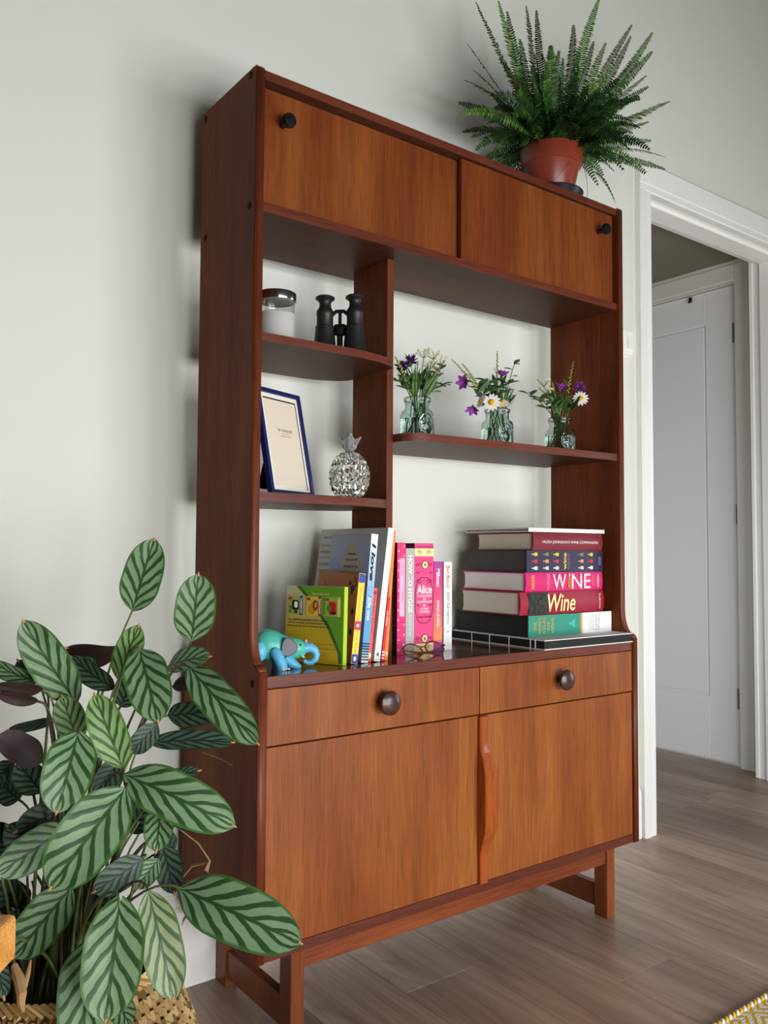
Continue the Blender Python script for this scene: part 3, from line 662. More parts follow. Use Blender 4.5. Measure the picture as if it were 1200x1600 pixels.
def grad(name, stops, axis=2):
    m, N, L, b_ = base(name); tc = N.new('ShaderNodeTexCoord'); sp = N.new('ShaderNodeSeparateXYZ'); L.new(tc.outputs['Generated'], sp.inputs[0])
    no = N.new('ShaderNodeTexNoise'); no.inputs['Scale'].default_value = 4; L.new(tc.outputs['Generated'], no.inputs[0])
    v = math_(N, L, 'ADD', sp.outputs[axis], math_(N, L, 'MULTIPLY', math_(N, L, 'SUBTRACT', no.outputs[0], .5), .08))
    L.new(ramp(N, L, v, [(p, lin(c)) for p, c in stops]), b_.inputs['Base Color']); b_.inputs['Roughness'].default_value = .5; return m
MK = grad('sunset_print', [(0, (120, 50, 140)), (.1, (190, 60, 130)), (.14, (236, 140, 80)), (.45, (228, 92, 110)), (.8, (206, 44, 128)), (1, (170, 48, 150))])
t, th, h = up('sunset_novel', 'slim paperback with magenta to orange sunset spine', 677.6, 691, 878, -.2, .125, MK, hard=False, pages=PAGEW)
text(t, 'Milkman', WHITEP, (th * .5, -.0003, h * .82), DN, X, h * .2, th * .42, bold=.02, label='white title lettering'); text(t, 'ANNA BURNS', WHITEP, (th * .5, -.0003, h * .42), DN, X, h * .3, th * .3, bold=.02)
WP = mat('white_paperback', (226, 224, 224), .55, vary=.03)
t, th, h = up('white_novel', 'white paperback with red and grey spine lettering at the row end', 693.4, 706, 878, -.202, .126, WP, hard=False, pages=PAGEW)
text(t, 'Bad Blood', mat('print_red', (206, 62, 74), .6, vary=0), (th * .52, -.0003, h * .83), DN, X, h * .25, th * .42, label='red title lettering'); text(t, 'John Carreyrou', mat('print_slate', (110, 116, 128), .6, vary=0), (th * .52, -.0003, h * .48), DN, X, h * .36, th * .42)
plate(t, mat('print_slate', (110, 116, 128), .6, vary=0), (th * .52, -.0003, h * .21), X, Z, .0035, .0035, ell=True, name='print_dot'); text(t, 'picador', mat('print_pale', (200, 200, 204), .6, vary=0), (th * .52, -.0003, h * .09), DN, X, h * .09, th * .2)

# left-hand leaning picture books (tops lean towards the divider)
def lean_book(name, label, x, y, th, dep, h, lean, cover, rz=0, **k):
    return book(name, label, (x, y, ZWT + .0004 + th * math.sin(lean)), (0, lean, rz), th, dep, h, cover, **k)
DUC = grad('board_book_yellow', [(0, (196, 164, 22)), (.45, (186, 160, 36)), (.8, (178, 172, 120)), (1, (182, 182, 150))])
GRN = mat('print_green', (96, 150, 36), .5, vary=.05); DGR = mat('print_dark_green', (44, 104, 34), .5, vary=0); LIME = mat('lime_spine', (176, 206, 46), .5, vary=.04)
t = lean_book('toddler_board_book', 'small yellow and green board book facing left behind the elephant', .2050, -.2825, .013, .137, .150, .03, DUC, rz=math.radians(23.6), spine=LIME, hard=True, pages=PAGEW)
cR, cU = -Y, Z                                           # on the left cover: right = -Y, up = +Z ; normal -X
def cov(yy, zz, lift=.0001): return (-lift, yy, zz)
Dp, Hh = .137, .150
def cp(u_, v_, lift=.0001): return (-lift, Dp * (1 - u_), Hh * v_)
plate(t, GRN, cp(.59, .80), cR, cU, Dp * .76, Hh * .40, pts=[(0, 1), (1, 1), (1, -1.2), (.72, -.05), (.48, .38), (.13, .83)], label='green diagonal panel', name='print_panel') if False else None
plate(t, DGR, cp(.5, .5), cR, cU, Dp, Hh, pts=[(.18, .995), (.24, .995), (.46, .83), (.78, .48), (.97, .14), (.97, .02), (.93, .02), (.92, .14), (.72, .48), (.42, .80)], label='dark green diagonal stripe')
plate(t, GRN, cp(.5, .5), cR, cU, Dp, Hh, pts=[(.24, .995), (.995, .995), (.995, .02), (.97, .05), (.96, .17), (.78, .50), (.46, .84)], label='green corner panel')
for i, (c_, tm, nm) in enumerate((((150, 172, 70), (44, 52, 140), 'NUMBERS'), ((206, 190, 70), (150, 36, 44), 'OPPOSITES'), ((140, 176, 70), (226, 190, 50), 'COLOURS'))):
    u0 = .17 + i * .32; m_ = mat('print_card_%d' % i, c_, .5, vary=.05)
    plate(t, m_, cp(u0, .74, .0004), cR, cU, Dp * .26, Hh * .25, label='small book picture'); plate(t, mat('print_card_tab_%d' % i, tm, .5, vary=0), cp(u0 + .105, .74, .0007), cR, cU, Dp * .05, Hh * .25)
    text(t, nm, WHITEP, cp(u0 + .105, .74, .0010), -Z if False else Z, cR if False else Y, Hh * .2, Dp * .032, bold=.02)
    plate(t, mat('print_red2', (196, 30, 30), .5, vary=0), cp(u0 - .09, .83, .0007), cR, cU, Dp * .06, Hh * .035)
    if i == 0:
        plate(t, BLACKI, cp(u0 - .0, .745, .0007), cR, cU, Dp * .12, Hh * .13, round_=.004); plate(t, WHITEP, cp(u0 + .01, .75, .0010), cR, cU, Dp * .06, Hh * .08, round_=.003); plate(t, BLACKI, cp(u0 + .015, .655, .0012), cR, cU, Dp * .05, Hh * .045, ell=True); text(t, '2', BLACKI, cp(u0 - .085, .69, .0010), cR, cU, Dp * .05, Hh * .08)
    if i == 1:
        plate(t, mat('print_lion', (206, 140, 40), .5, vary=.1), cp(u0 - .03, .70, .0007), cR, cU, Dp * .13, Hh * .14, ell=True); plate(t, mat('print_mane', (140, 64, 24), .5, vary=.1), cp(u0 + .03, .75, .0010), cR, cU, Dp * .09, Hh * .14, ell=True); plate(t, mat('print_lion', (206, 140, 40), .5), cp(u0 + .035, .755, .0013), cR, cU, Dp * .05, Hh * .07, ell=True)
    if i == 2:
        plate(t, mat('print_parrot', (190, 34, 30), .5, vary=.1), cp(u0 + .0, .72, .0007), cR, cU, Dp * .12, Hh * .17, round_=.004); plate(t, mat('print_parrot_green', (40, 140, 50), .5), cp(u0 - .06, .72, .0010), cR, cU, Dp * .06, Hh * .09, ell=True); plate(t, BLACKI, cp(u0 + .02, .66, .0010), cR, cU, Dp * .08, Hh * .03)
for i, s in enumerate(("Your child's favourite LEGO DUPLO characters", 'will help to develop, educate and inspire young', 'children with this series of concept board books.')):
    text(t, s, BLACKI, cp(.40, .555 - i * .042, .0004), cR, cU, Dp * (.70 + .02 * i), Hh * .028, bold=.012)
text(t, 'Titles in this series', CREAMP, cp(.60, .90, .0004), cR, cU, Dp * .3, Hh * .024)
for i, ww in enumerate((.5, .2, .46, 0, .32, .3)):
    if ww: plate(t, mat('print_small', (120, 96, 30), .6, vary=0), cp(.42 + ww * .5, .255 - i * .03, .0004), cR, cU, Dp * ww, Hh * .006, name='small_print')
ORC = mat('orange_cover', (186, 108, 30), .5, vary=.08); YSP = mat('yellow_spine', (240, 206, 66), .5, vary=.03)
t = lean_book('orange_picture_book', 'orange board book with a black cat and a yellow spine', .2295, -.2745, .0150, .145, .176, .107, ORC, spine=YSP, pages=PAGEW)
b = B(); BL_ = mat('print_navy', (50, 66, 170), .5, vary=0)
for zz in (.945, .055): plate(t, BL_, (.0075, -.0002, .176 * zz), X, Z, .0140, .018, round_=.003, label='blue spine label')
plate(t, mat('print_magenta', (196, 40, 96), .5, vary=0), (.0075, -.0002, .176 * .42), X, Z, .0140, .017, label='magenta spine label')
plate(t, WHITEP, (.0075, -.0005, .176 * .42), X, Z, .006, .006, ell=True); plate(t, CREAMP, (.0075, -.0005, .176 * .055), X, Z, .006, .009, ell=True)
text(t, 'Room on the Broom and', GOLDP, (.0075, -.0004, .176 * .67), DN, X, .06, .0045); text(t, 'other Songs', GOLDP, (.0075, -.0004, .176 * .24), DN, X, .045, .0045)
def blot(t, pts, m, name): 
    b = B(); b.tube([(-.0004, p[0], p[1]) for p in pts], [p[2] for p in pts], 6, sq=.12); return part(name, b, m, t, world=False)
plate(t, BLACKI, (-.0002, .018, .146), cR, cU, .014, .012, ell=True, name='cat_body'); plate(t, BLACKI, (-.0002, .028, .155), cR, cU, .008, .008, ell=True, name='cat_head')
plate(t, BLACKI, (-.0002, .020, .138), cR, cU, .006, .012, ell=True, name='cat_leg')
b = B(); b.tube([(-.0003, .012, .147), (-.0003, .007, .154), (-.0003, .009, .164), (-.0003, .014, .166)], .0008, 4); part('cat_tail', b, BLACKI, t, world=False)
for zz in (.06, .10): plate(t, BLACKI, (-.0002, .012, zz), cR, cU, .008, .012, ell=True, name='print_spot')
plate(t, mat('print_dusk', (140, 90, 110), .5, vary=0), (-.0002, .118, .152), cR, cU, .010, .010, ell=True, name='print_spot')
SKY = grad('starry_blue_cover', [(0, (104, 148, 206)), (.5, (122, 160, 210)), (1, (168, 176, 194))]); SKS = grad('blue_spine', [(0, (236, 236, 236)), (.12, (80, 150, 206)), (.4, (86, 156, 212)), (.8, (180, 206, 234)), (1, (232, 236, 244))])
t = lean_book('bedtime_picture_book', 'tall pale blue picture book with I love you little one spine', .2545, -.2735, .0165, .142, .254, .092, SKY, spine=SKS, pages=PAGEW)
plate(t, mat('print_moon', (186, 178, 166), .6, vary=.03), (-.0002, .062, .170), cR, cU, .082, .125, ell=True, label='pale oval panel')
for i, s in enumerate(('I want to', 'tell you all', 'how much and how', "I don't tell you but I do")): text(t, s, BLACKI, (-.0005, .062, .214 - i * .013), cR, cU, .030 + .010 * i, .006, bold=.01)
text(t, 'I love', BLACKI, (.0082, -.0003, .254 * .78), DN, X, .075, .0095, bold=.04, shear=.2, label='black spine lettering'); text(t, 'YOU', mat('print_sky', (120, 170, 214), .5, vary=0), (.0082, -.0003, .254 * .57), DN, X, .032, .010); text(t, 'little one', WHITEP, (.0082, -.0003, .254 * .42), DN, X, .048, .009, bold=.02)
for i in range(7): plate(t, BLACKI, (.0082, -.0002, .006 + i * .0052), X, Z, .0165, .0026, name='barcode_stripe')
for yy, zz in ((.130, .21), (.120, .17), (.018, .225), (.022, .12), (.125, .235)): plate(t, WHITEP, (-.0002, yy, zz), cR, cU, .0022, .0022, ell=True, name='print_star')
t = lean_book('red_spined_book', 'short book with coral red spine beside the blue picture book', .2742, -.2640, .0112, .12, .146, .105, mat('coral_cover', (226, 96, 84), .5, vary=.05), spine=mat('coral_spine', (228, 92, 84), .5), pages=PAGEW)
text(t, 'hello baby animals', mat('print_deep_red', (170, 30, 40), .5, vary=0), (.0058, -.0003, .095), DN, X, .08, .005); plate(t, CREAMP, (.0058, -.0002, .012), X, Z, .008, .012, ell=True, name='spine_emblem'); plate(t, mat('print_deep_red', (170, 30, 40), .5, vary=0), (.0058, -.0002, .137), X, Z, .008, .008, round_=.003)
GRC = grad('grey_cover', [(0, (200, 198, 194)), (.6, (206, 204, 200)), (1, (196, 194, 190))]); WSP = mat('white_spine', (226, 224, 220), .5, vary=.03)
t = lean_book('large_grey_picture_book', 'large grey picture book with text lines and white spine', .2870, -.2715, .0150, .250, .268, .128, GRC, spine=WSP, pages=PAGEW)
text(t, 'Dear You', mat('print_faint', (112, 110, 108), .6, vary=0), (-.0003, .218, .250), cR, cU, .030, .006)
for i, ww in enumerate((.05, .052, .046, .054, .050, .048, .052, .050, .044, 0, .05, .048, .03)):
    if ww: text(t, ['You are the first of', 'all the little ones', 'to have my whole', 'a small wide world'][i % 4], mat('print_faint', (112, 110, 108), .6, vary=0), (-.0003, .240 - ww / 2, .232 - i * .0138), cR, cU, ww, .0062)
plate(t, mat('print_slate', (110, 116, 128), .6, vary=0), (.0075, -.0003, .014), X, Z, .006, .008, ell=True, name='spine_emblem')
t = lean_book('thin_red_book', 'thin red book with white stripes at the spine foot', .3055, -.2705, .0068, .12, .128, .125, mat('scarlet_cover', (204, 36, 44), .5, vary=.04), pages=PAGEW)
for i in range(3): plate(t, WHITEP, (.0034, -.0002, .006 + i * .006), X, Z, .0066, .0026, name='spine_stripe')
text(t, 'Gruffalo', WHITEP, (.0034, -.0003, .085), DN, X, .03, .004)
t = lean_book('thin_orange_book', 'tall thin orange book leaning against the centre divider', .3165, -.2665, .0085, .20, .262, .072, mat('orange_spine', (232, 128, 44), .5, vary=.04), pages=PAGEW)
plate(t, WHITEP, (.0042, -.0002, .014), X, Z, .005, .006, ell=True, name='spine_emblem')

# ------------------------------------------------------------------ toy elephant
EC = Vector((.100, -.236, ZWT))
t = thing('toy_elephant', 'teal plastic toy elephant with grey ears at the end of the worktop', 'toy elephant', EC)
TEAL = mat('teal_plastic', (78, 182, 164), .35, vary=.04); SKYB = mat('sky_blue_plastic', (94, 178, 216), .35, vary=.04); GREYP = mat('grey_plastic', (96, 98, 108), .45, vary=.05)
ex, ey = .9, -.436                                          # heading: to the right and a little forward
ED = Vector((.93, -.37, 0)); EN = Vector((-.37, -.93, 0))     # forward axis, side facing the camera
def E(f, s, z): return EC + ED * f + EN * s + Vector((0, 0, z))
b = B()
sp_pts = [(-.056, .040, .004), (-.052, .042, .019), (-.042, .044, .027), (-.028, .044, .030), (-.012, .041, .028), (.004, .037, .024), (.016, .036, .0205), (.026, .036, .0195), (.036, .035, .0165), (.042, .034, .011), (.045, .033, .004)]
rings = []
for f, z, r in sp_pts:
    rings.append([b.bm.verts.new(E(f, math.cos(a) * r * .86, max(.002, z + math.sin(a) * r))) for a in [k / 20 * 2 * PI for k in range(20)]])
for a, c in zip(rings, rings[1:]):
    for k in range(20): b.bm.faces.new((a[k], a[(k + 1) % 20], c[(k + 1) % 20], c[k])).smooth = True
b.bm.faces.new(rings[0]); b.bm.faces.new(rings[-1]); bmesh.ops.recalc_face_normals(b.bm, faces=b.bm.faces[:])
part('body', b, TEAL, t)
for s_ in (1, -1):
    b = B(); b.tube([E(-.020, .024 * s_, .038), E(-.016, .027 * s_, .030), E(-.010, .029 * s_, .018), E(-.006, .031 * s_, .007), E(-.005, .031 * s_, 0)], [.007, .011, .0105, .0105, .0115], 14); lg = part('leg', b, SKYB, t)
    for q in (-.006, 0, .006):
        b = B(); b.ball(E(-.004 + q * .9 + .004, .031 * s_ + .009 * s_, .003), .0026, .0026, .0024, 8); part('toe', b, WHITEP, lg, world=False).location = -EC
    b = B(); b.ball(E(-.045, .019 * s_, .034), .013, .010, .019, 16, Matrix.Rotation(math.atan2(ED.y, ED.x), 3, 'Z')); part('haunch', b, SKYB, t)
    b = B(); b.tube([E(.004, .014 * s_, .020), E(.016, .017 * s_, .009), E(.026, .018 * s_, .0035), E(.031, .018 * s_, .002)], [.009, .0095, .0065, .004], 12); part('foreleg', b, SKYB, t)
    b = B(); ring = []
    for k in range(18):
        a = k / 18 * 2 * PI; rr = 1 + .09 * math.cos(3 * a + .6); ring.append((math.cos(a) * .0155 * rr, math.sin(a) * .0180 * rr - .002))
    for dd, kk in ((0, .9), (.0025, 1), (.005, .88)): pass
    o2 = [[b.bm.verts.new(E(.008 + x_ * k2 - .2 * dd, (.0225 + dd) * s_, .0425 + z_ * k2)) for x_, z_ in ring] for dd, k2 in ((0, .9), (.002, 1), (.0045, .97), (.0055, .85))]
    for a, c in zip(o2, o2[1:]):
        for k in range(18): b.bm.faces.new((a[k], a[(k + 1) % 18], c[(k + 1) % 18], c[k]))
    b.bm.faces.new(o2[0]); b.bm.faces.new(o2[-1]); bmesh.ops.recalc_face_normals(b.bm, faces=b.bm.faces[:])
    part('ear', b, GREYP, t, label='grey ear')
    b = B(); b.ball(E(.031, .0145 * s_, .0435), .0022, .0014, .0016, 10); part('eye', b, BLACKP, t)
    b = B(); b.tube([E(.034, .011 * s_, .024), E(.037, .013 * s_, .0205), E(.040, .014 * s_, .0195)], [.0025, .002, .0006], 8); part('tusk', b, mat('mint_plastic', (150, 214, 190), .4), t)
b = B(); tr = [(.036, .034), (.044, .037), (.053, .0365), (.0605, .031), (.0640, .0225), (.0620, .0140), (.0555, .0085), (.0480, .0075), (.0425, .0100), (.0400, .0130)]
b.tube([E(f, 0, z) for f, z in tr], [.0105, .0102, .0092, .0082, .0073, .0064, .0056, .0048, .0042, .0038], 14); part('trunk', b, SKYB, t, label='curled sky blue trunk')
b = B(); b.ball(E(.043, .004, .049), .003, .003, .004, 10); part('badge', b, mat('pink_plastic', (226, 150, 170), .4), t)

# ------------------------------------------------------------------ reading glasses
GC = Vector((.425, -.255, ZWT))
t = thing('reading_glasses', 'tortoiseshell reading glasses lying folded in front of the books', 'glasses', GC)
TORT = mat('tortoiseshell', (92, 46, 28), .25, vary=.6, scale=90); LENS = glass('lens_glass', (250, 244, 240), 0, 1.02)
lc = []
for i, (u_, v_) in enumerate(((645, 1010), (679, 1008))):
    c = at(u_, v_, (-.262, -.248)[i]); c.z = max(c.z, ZWT + .0145); ax = (at(700, 1010, -.25) - at(620, 1012, -.262)); ax.z = 0; ax.normalize(); upv = (Z * .80 + Vector((-ax.y, ax.x, 0)) * .6).normalized()
    rim = [c + ax * math.cos(a) * .0245 * (1 + .08 * math.cos(2 * a + .5)) + upv * math.sin(a) * .0165 for a in [k / 28 * 2 * PI for k in range(28)]]
    lo = min(p.z for p in rim); rim = [p + Z * (ZWT + .0012 - lo) for p in rim]; c = c + Z * (ZWT + .0012 - lo)
    b = B(); b.tube(rim, .0015, 6, True); r_ = part('rim', b, TORT, t); lc.append((c, ax, upv))
    b = B(); b.bm.faces.new([b.bm.verts.new(p) for p in rim]); bmesh.ops.solidify(b.bm, geom=b.bm.faces[:], thickness=.0012); part('lens', b, LENS, t, label='clear lens')
b = B(); (c0, ax, upv), (c1, _, _) = lc; b.tube(bez(c0 + ax * .0235 + upv * .004, (c0 + c1) / 2 + upv * .010, c1 - ax * .0235 + upv * .004, 8), .0013, 6); part('bridge', b, TORT, t)
fw = Vector((-ax.y, ax.x, 0)); 
if fw.y > 0: fw = -fw
for s_, c in ((-1, c0), (1, c1)):
    h0 = c + ax * .026 * s_ + upv * .006
    p = [h0, h0 + ax * .004 * s_ + fw * .004, h0 + ax * (-.010 * s_) + fw * .010 - Z * .004, h0 - ax * (.050 * s_) + fw * (.012 + .004 * s_) - Z * .010, h0 - ax * .085 * s_ + fw * (.008 + .004 * s_) - Z * .014]
    for q in p: q.z = max(q.z, ZWT + .0016)
    b = B(); b.tube(p, [.0018, .0018, .0016, .0014, .002], 6); part('temple', b, TORT, t)

# ------------------------------------------------------------------ glass jar with chrome lid, binoculars, frame, pineapple
JX, JY, JZ = .0985, -.2, 1.2756
t = thing('lidded_glass_jar', 'clear glass jar with a shiny chrome lid on the upper left shelf', 'jar', (JX, JY, JZ))
r = .0365
b = B(); b.lathe([(0, 0), (r - .003, 0), (r, .003), (r, .0885), (r - .0022, .0885), (r - .0022, .0055), (r - .005, .004), (0, .004)], (JX, JY, JZ), 40); part('glass_body', b, glass('clear_glass', (250, 252, 252)), t)
b = B(); b.lathe([(0, .0890), (r + .0014, .0890), (r + .0018, .0900), (r + .0018, .1040), (r + .0005, .1052), (r - .006, .1056), (0, .1056)], (JX, JY, JZ), 40); part('lid', b, CHROME, t)
b = B(); b.lathe([(0, .0038), (r - .0018, .0045), (r - .0018, .064), (r - .0042, .0655), (0, .0655)], (JX, JY, JZ), 32); part('candle_wax', b, mat('white_wax', (236, 234, 230), .5, vary=.02), t)
BLK = mat('black_leatherette', (30, 30, 32), .45, vary=.15, scale=400); BLKG = mat('black_enamel', (20, 20, 22), .22, vary=0)
BZ = 1.2756; bl = Vector((.2235, -.180, BZ)); br = Vector((.2685, -.2235, BZ))
t = thing('binoculars', 'antique black binoculars with brass rings standing on the upper shelf', 'binoculars', (bl + br) / 2)
for c in (bl, br):
    b = B(); b.lathe([(0, 0), (.0245, 0), (.0255, .004), (.0255, .016), (.0238, .0185), (.0232, .020), (.0195, .062), (.0195, .066), (.017, .067), (.017, .0875), (.0178, .089), (.0178, .097), (.0145, .102), (.0125, .106), (.0118, .114), (.0150, .120), (.0198, .1225), (.0198, .1262), (.016, .1285), (.009, .1285), (.007, .125), (0, .125)], c, 32); br_ = part('barrel', b, BLK, t)
    for z_, rr in ((.0185, .0240), (.0645, .0198), (.0035, .0257)):
        b = B(); b.lathe([(rr, z_ - .0007), (rr + .0007, z_), (rr, z_ + .0007)], c, 32); part('brass_ring', b, BRASS, br_, world=False).location = -(bl + br) / 2
mid = (bl + br) / 2; dr_ = (br - bl).normalized()
for z_, th_ in ((.093, .004), (.062, .005), (.013, .005)):
    b = B(); b.tube([bl + dr_ * .014 + Z * (z_ - .004), mid - dr_ * .008 + Z * (z_ + (.004 if z_ > .05 else -.002)), mid + dr_ * .008 + Z * (z_ + (.004 if z_ > .05 else -.002)), br - dr_ * .014 + Z * (z_ - .004)], th_, 8); part('bridge', b, BLKG, t)
b = B(); b.lathe([(0, .010), (.006, .010), (.006, .046), (.0115, .048), (.0115, .062), (.006, .064), (.0035, .066), (.0035, .097), (0, .097)], mid, 20); part('focus_wheel', b, BLKG, t)
# picture frame
FX, FY, FA, FW, FH, FL = .0602, -.2610, .3679, .1315, .2098, .1984
t = thing('framed_photo', 'blue edged photo frame with cream card leaning on the left shelf', 'picture frame', (FX, FY, .9856 + .0005), (0, 0, FA))
fm = Matrix.Rotation(-FL, 4, 'X')
def fbox(name, x0, x1, z0, z1, y0, y1, m, bev=.0006, label=None):
    b = B(); b.box(x0, x1, y0, y1, z0, z1, bev); b.bm.transform(fm); return part(name, b, m, t, world=False, label=label)
NB = mat('navy_blue_frame', (24, 30, 86), .35, vary=.05); MATB = mat('mount_white', (224, 222, 212), .7, vary=.02)
e = .0085
for nm, q in (('frame_rail', (0, FW, 0, e)), ('frame_rail', (0, FW, FH - e, FH)), ('frame_stile', (0, e, e, FH - e)), ('frame_stile', (FW - e, FW, e, FH - e))): fbox(nm, q[0], q[1], q[2], q[3], 0, .012, NB)
fbox('mount', e, FW - e, e, FH - e, .004, .006, MATB)
i1, i2 = .0175, .0175
fbox('card', i1, FW - i1, i2, FH - i2 - .002, .0036, .0042, mat('cream_card', (214, 202, 184), .7, vary=.02))
fbox('mount_shadow_edge', i1 - .001, FW - i1 + .0014, FH - i2 - .003, FH - i2 - .0002, .0032, .0040, BLACKI, 0, 'black strip painted as mount shade'); fbox('mount_shadow_edge', FW - i1 - .0006, FW - i1 + .0016, i2 - .004, FH - i2 - .0002, .0032, .0040, BLACKI, 0, 'black strip painted as mount shade')  # black strips paint the shade along the mount's top and right edge
fbox('back_board', .002, FW - .002, .002, FH - .002, .0085, .0115, mat('black_backing', (20, 20, 22), .8))
b = B(); b.prism([(FW * .3, 0), (FW * .7, 0), (FW * .58, .15), (FW * .42, .15)], .07, .073, 'XZ'); b.bm.transform(Matrix.Translation((0, -.0, 0)) @ Matrix.Rotation(.20, 4, 'X')); st_ = part('strut', b, mat('black_backing', (20, 20, 22), .8), t, world=False)
up_ = fm.to_3x3() @ Z; nn = fm.to_3x3() @ (-Y)
for s, zz, ww, hh in (('le naturel', .62, .042, .007), ('photo frame', .585, .022, .003), ('10 x 15 cm  4 x 6', .562, .032, .003)):
    p = fm @ Vector((FW * .53, .0034, FH * zz)); text(t, s, mat('print_grey2', (110, 102, 94), .6, vary=0), p, X, up_, ww, hh)
# crystal pineapple
PX, PY_, PZ = .2740, -.2, .9856
t = thing('glass_pineapple', 'cut glass pineapple ornament with iridescent facets beside the photo frame', 'ornament', (PX, PY_, PZ))
m, N_, L_, b_ = base('iridescent_crystal'); b_.inputs['Base Color'].default_value = (.97, .97, .97, 1); b_.inputs['Transmission Weight'].default_value = .92; b_.inputs['Roughness'].default_value = .02; b_.inputs['IOR'].default_value = 1.5
b_.inputs['Thin Film Thickness'].default_value = 420; b_.inputs['Thin Film IOR'].default_value = 1.7; b_.inputs['Specular IOR Level'].default_value = .8
CRY = m
b = B(); nz, ns = 11, 20; R0 = .0405; rows = []
for i in range(nz + 1):
    ph = -PI / 2 * .80 + (PI * .5 * .80 + PI / 2 * .86) * i / nz
    rows.append([Vector((PX + R0 * math.cos(ph) * math.cos(2 * PI * (k + .5 * (i % 2)) / ns), PY_ + R0 * math.cos(ph) * math.sin(2 * PI * (k + .5 * (i % 2)) / ns), PZ + .0475 + .0500 * math.sin(ph))) for k in range(ns)])
cz = Vector((PX, PY_, PZ + .0475))
for i in range(0, nz - 1):
    for k in range(ns):                                         # diamonds between rows i, i+1, i+2, each a raised pyramid
        o_ = 0 if i % 2 == 0 else 1
        lo, hi = rows[i][(k + o_) % ns], rows[i + 2][(k + o_) % ns]; l_, r_ = rows[i + 1][(k - 1 + o_) % ns if i % 2 == 0 else k % ns], rows[i + 1][(k + o_) % ns if i % 2 == 0 else (k + 1) % ns]
        apex = (lo + hi + l_ + r_) / 4; apex = cz + (apex - cz) * 1.10
        for a, c in ((lo, r_), (r_, hi), (hi, l_), (l_, lo)): b.poly([a, c, apex])
for row, s_ in ((rows[0], -1), (rows[-1], 1)):
    c = sum(row, Vector()) / ns; 
    for k in range(ns): b.poly([row[k], row[(k + 1) % ns], c])
for row, nxt in ((rows[0], rows[1]), (rows[-1], rows[-2])):
    for k in range(ns):
        odd = row is rows[-1]
        q = nxt[k] if not (odd and nz % 2 == 1) else nxt[(k + 1) % ns]
        b.poly([row[k], row[(k + 1) % ns], q])
bmesh.ops.remove_doubles(b.bm, verts=b.bm.verts[:], dist=.0003); bmesh.ops.recalc_face_normals(b.bm, faces=b.bm.faces[:])
dz = min(v.co.z for v in b.bm.verts) - PZ; b.bm.transform(Matrix.Translation((0, 0, -dz + .0002))); part('faceted_body', b, CRY, t)
ztop = PZ + .0965
for k, (az, tl, ln) in enumerate([(a * 72 + 15, .50, .040) for a in range(5)] + [(60, .08, .042)]):
    a = math.radians(az); d_ = Vector((math.cos(a) * math.sin(tl), math.sin(a) * math.sin(tl), math.cos(tl))); s_ = Vector((-math.sin(a), math.cos(a), 0)); n_ = d_.cross(s_)
    b = B(); c0 = Vector((PX, PY_, ztop)); n = 6; ringsL = []
    for i in range(n + 1):
        t_ = i / n; w2 = .0125 * math.sin(PI * min(1, .22 + t_ * .66)) * (1 + .10 * (-1) ** i); p = c0 + d_ * ln * t_ - n_ * .006 * t_ * t_
        ringsL.append([b.bm.verts.new(p + s_ * w2), b.bm.verts.new(p + n_ * .0022), b.bm.verts.new(p - s_ * w2), b.bm.verts.new(p - n_ * .0012)])
    for a_, c_ in zip(ringsL, ringsL[1:]):
        for q in range(4): b.bm.faces.new((a_[q], a_[(q + 1) % 4], c_[(q + 1) % 4], c_[q]))
    b.bm.faces.new(ringsL[0]); b.bm.faces.new(ringsL[-1]); bmesh.ops.recalc_face_normals(b.bm, faces=b.bm.faces[:]); part('crown_leaf', b, CRY, t)

# ------------------------------------------------------------------ flower jars
VG = glass('pale_green_glass', (226, 240, 236), 0, 1.45); WATER = glass('water', (246, 250, 248), 0, 1.33)
SZ = 1.1301
def vase(x, label):
    c = (x, -.2, SZ + .0004 - .004 * (W_ - T - x) / (W_ - T - XD1)); t = thing('glass_vase', label, 'vase', c, group='small glass jars of wild flowers')
    o = [(0, 0), (.034, 0), (.0375, .003), (.0380, .010), (.0380, .052), (.0365, .058), (.030, .063), (.0278, .067), (.0278, .080), (.0305, .083), (.0315, .087), (.0300, .0895), (.0275, .0895)]
    i_ = [(.0255, .087), (.0250, .067), (.0275, .062), (.034, .0555), (.0352, .050), (.0352, .010), (.0335, .007), (0, .0062)]
    b = B(); b.lathe(o + i_, c, 36); part('jar', b, VG, t)
    d = (CAM - Vector(c)); d.z = 0; d.normalize(); a = math.atan2(d.y, d.x) + math.radians(32)
    n = Vector((math.cos(a), math.sin(a), 0)); s_ = Vector((-n.y, n.x, 0)); mc = Vector(c) + n * .0378 + Z * .030
    def on_c(ax, az, lift):                                     # wrap a point onto the jar's side
        aa = a + ax / .038; return Vector(c) + Vector((math.cos(aa), math.sin(aa), 0)) * (.038 + lift) + Z * (.030 + az)
    b = B(); b.tube([on_c(math.cos(q) * .0165, math.sin(q) * .021, .0006) for q in [k / 28 * 2 * PI for k in range(28)]], .0016, 6, True); md = part('medallion', b, VG, t, label='raised oval medallion')
    b = B()
    for k in range(10):
        q = k / 10 * 2 * PI; b.tube([on_c(math.cos(q) * .003, math.sin(q) * .004, .0006), on_c(math.cos(q + .2) * .012, math.sin(q + .2) * .015, .0006)], [.0018, .0008], 5)
    part('relief', b, VG, t)
    b = B(); b.lathe([(0, .0060), (.0334, .0066), (.0354, .0105), (.0354, .042), (0, .042)], c, 32); part('water', b, WATER, t)
    return Vector(c)
GRS = [mat('stem_green_%d' % i, c_, .6, vary=.15) for i, c_ in enumerate(((70, 100, 44), (52, 84, 40), (98, 122, 60)))]
LG = [mat('sprig_leaf_%d' % i, c_, .5, vary=.2) for i, c_ in enumerate(((56, 84, 44), (74, 106, 50), (40, 62, 38)))]
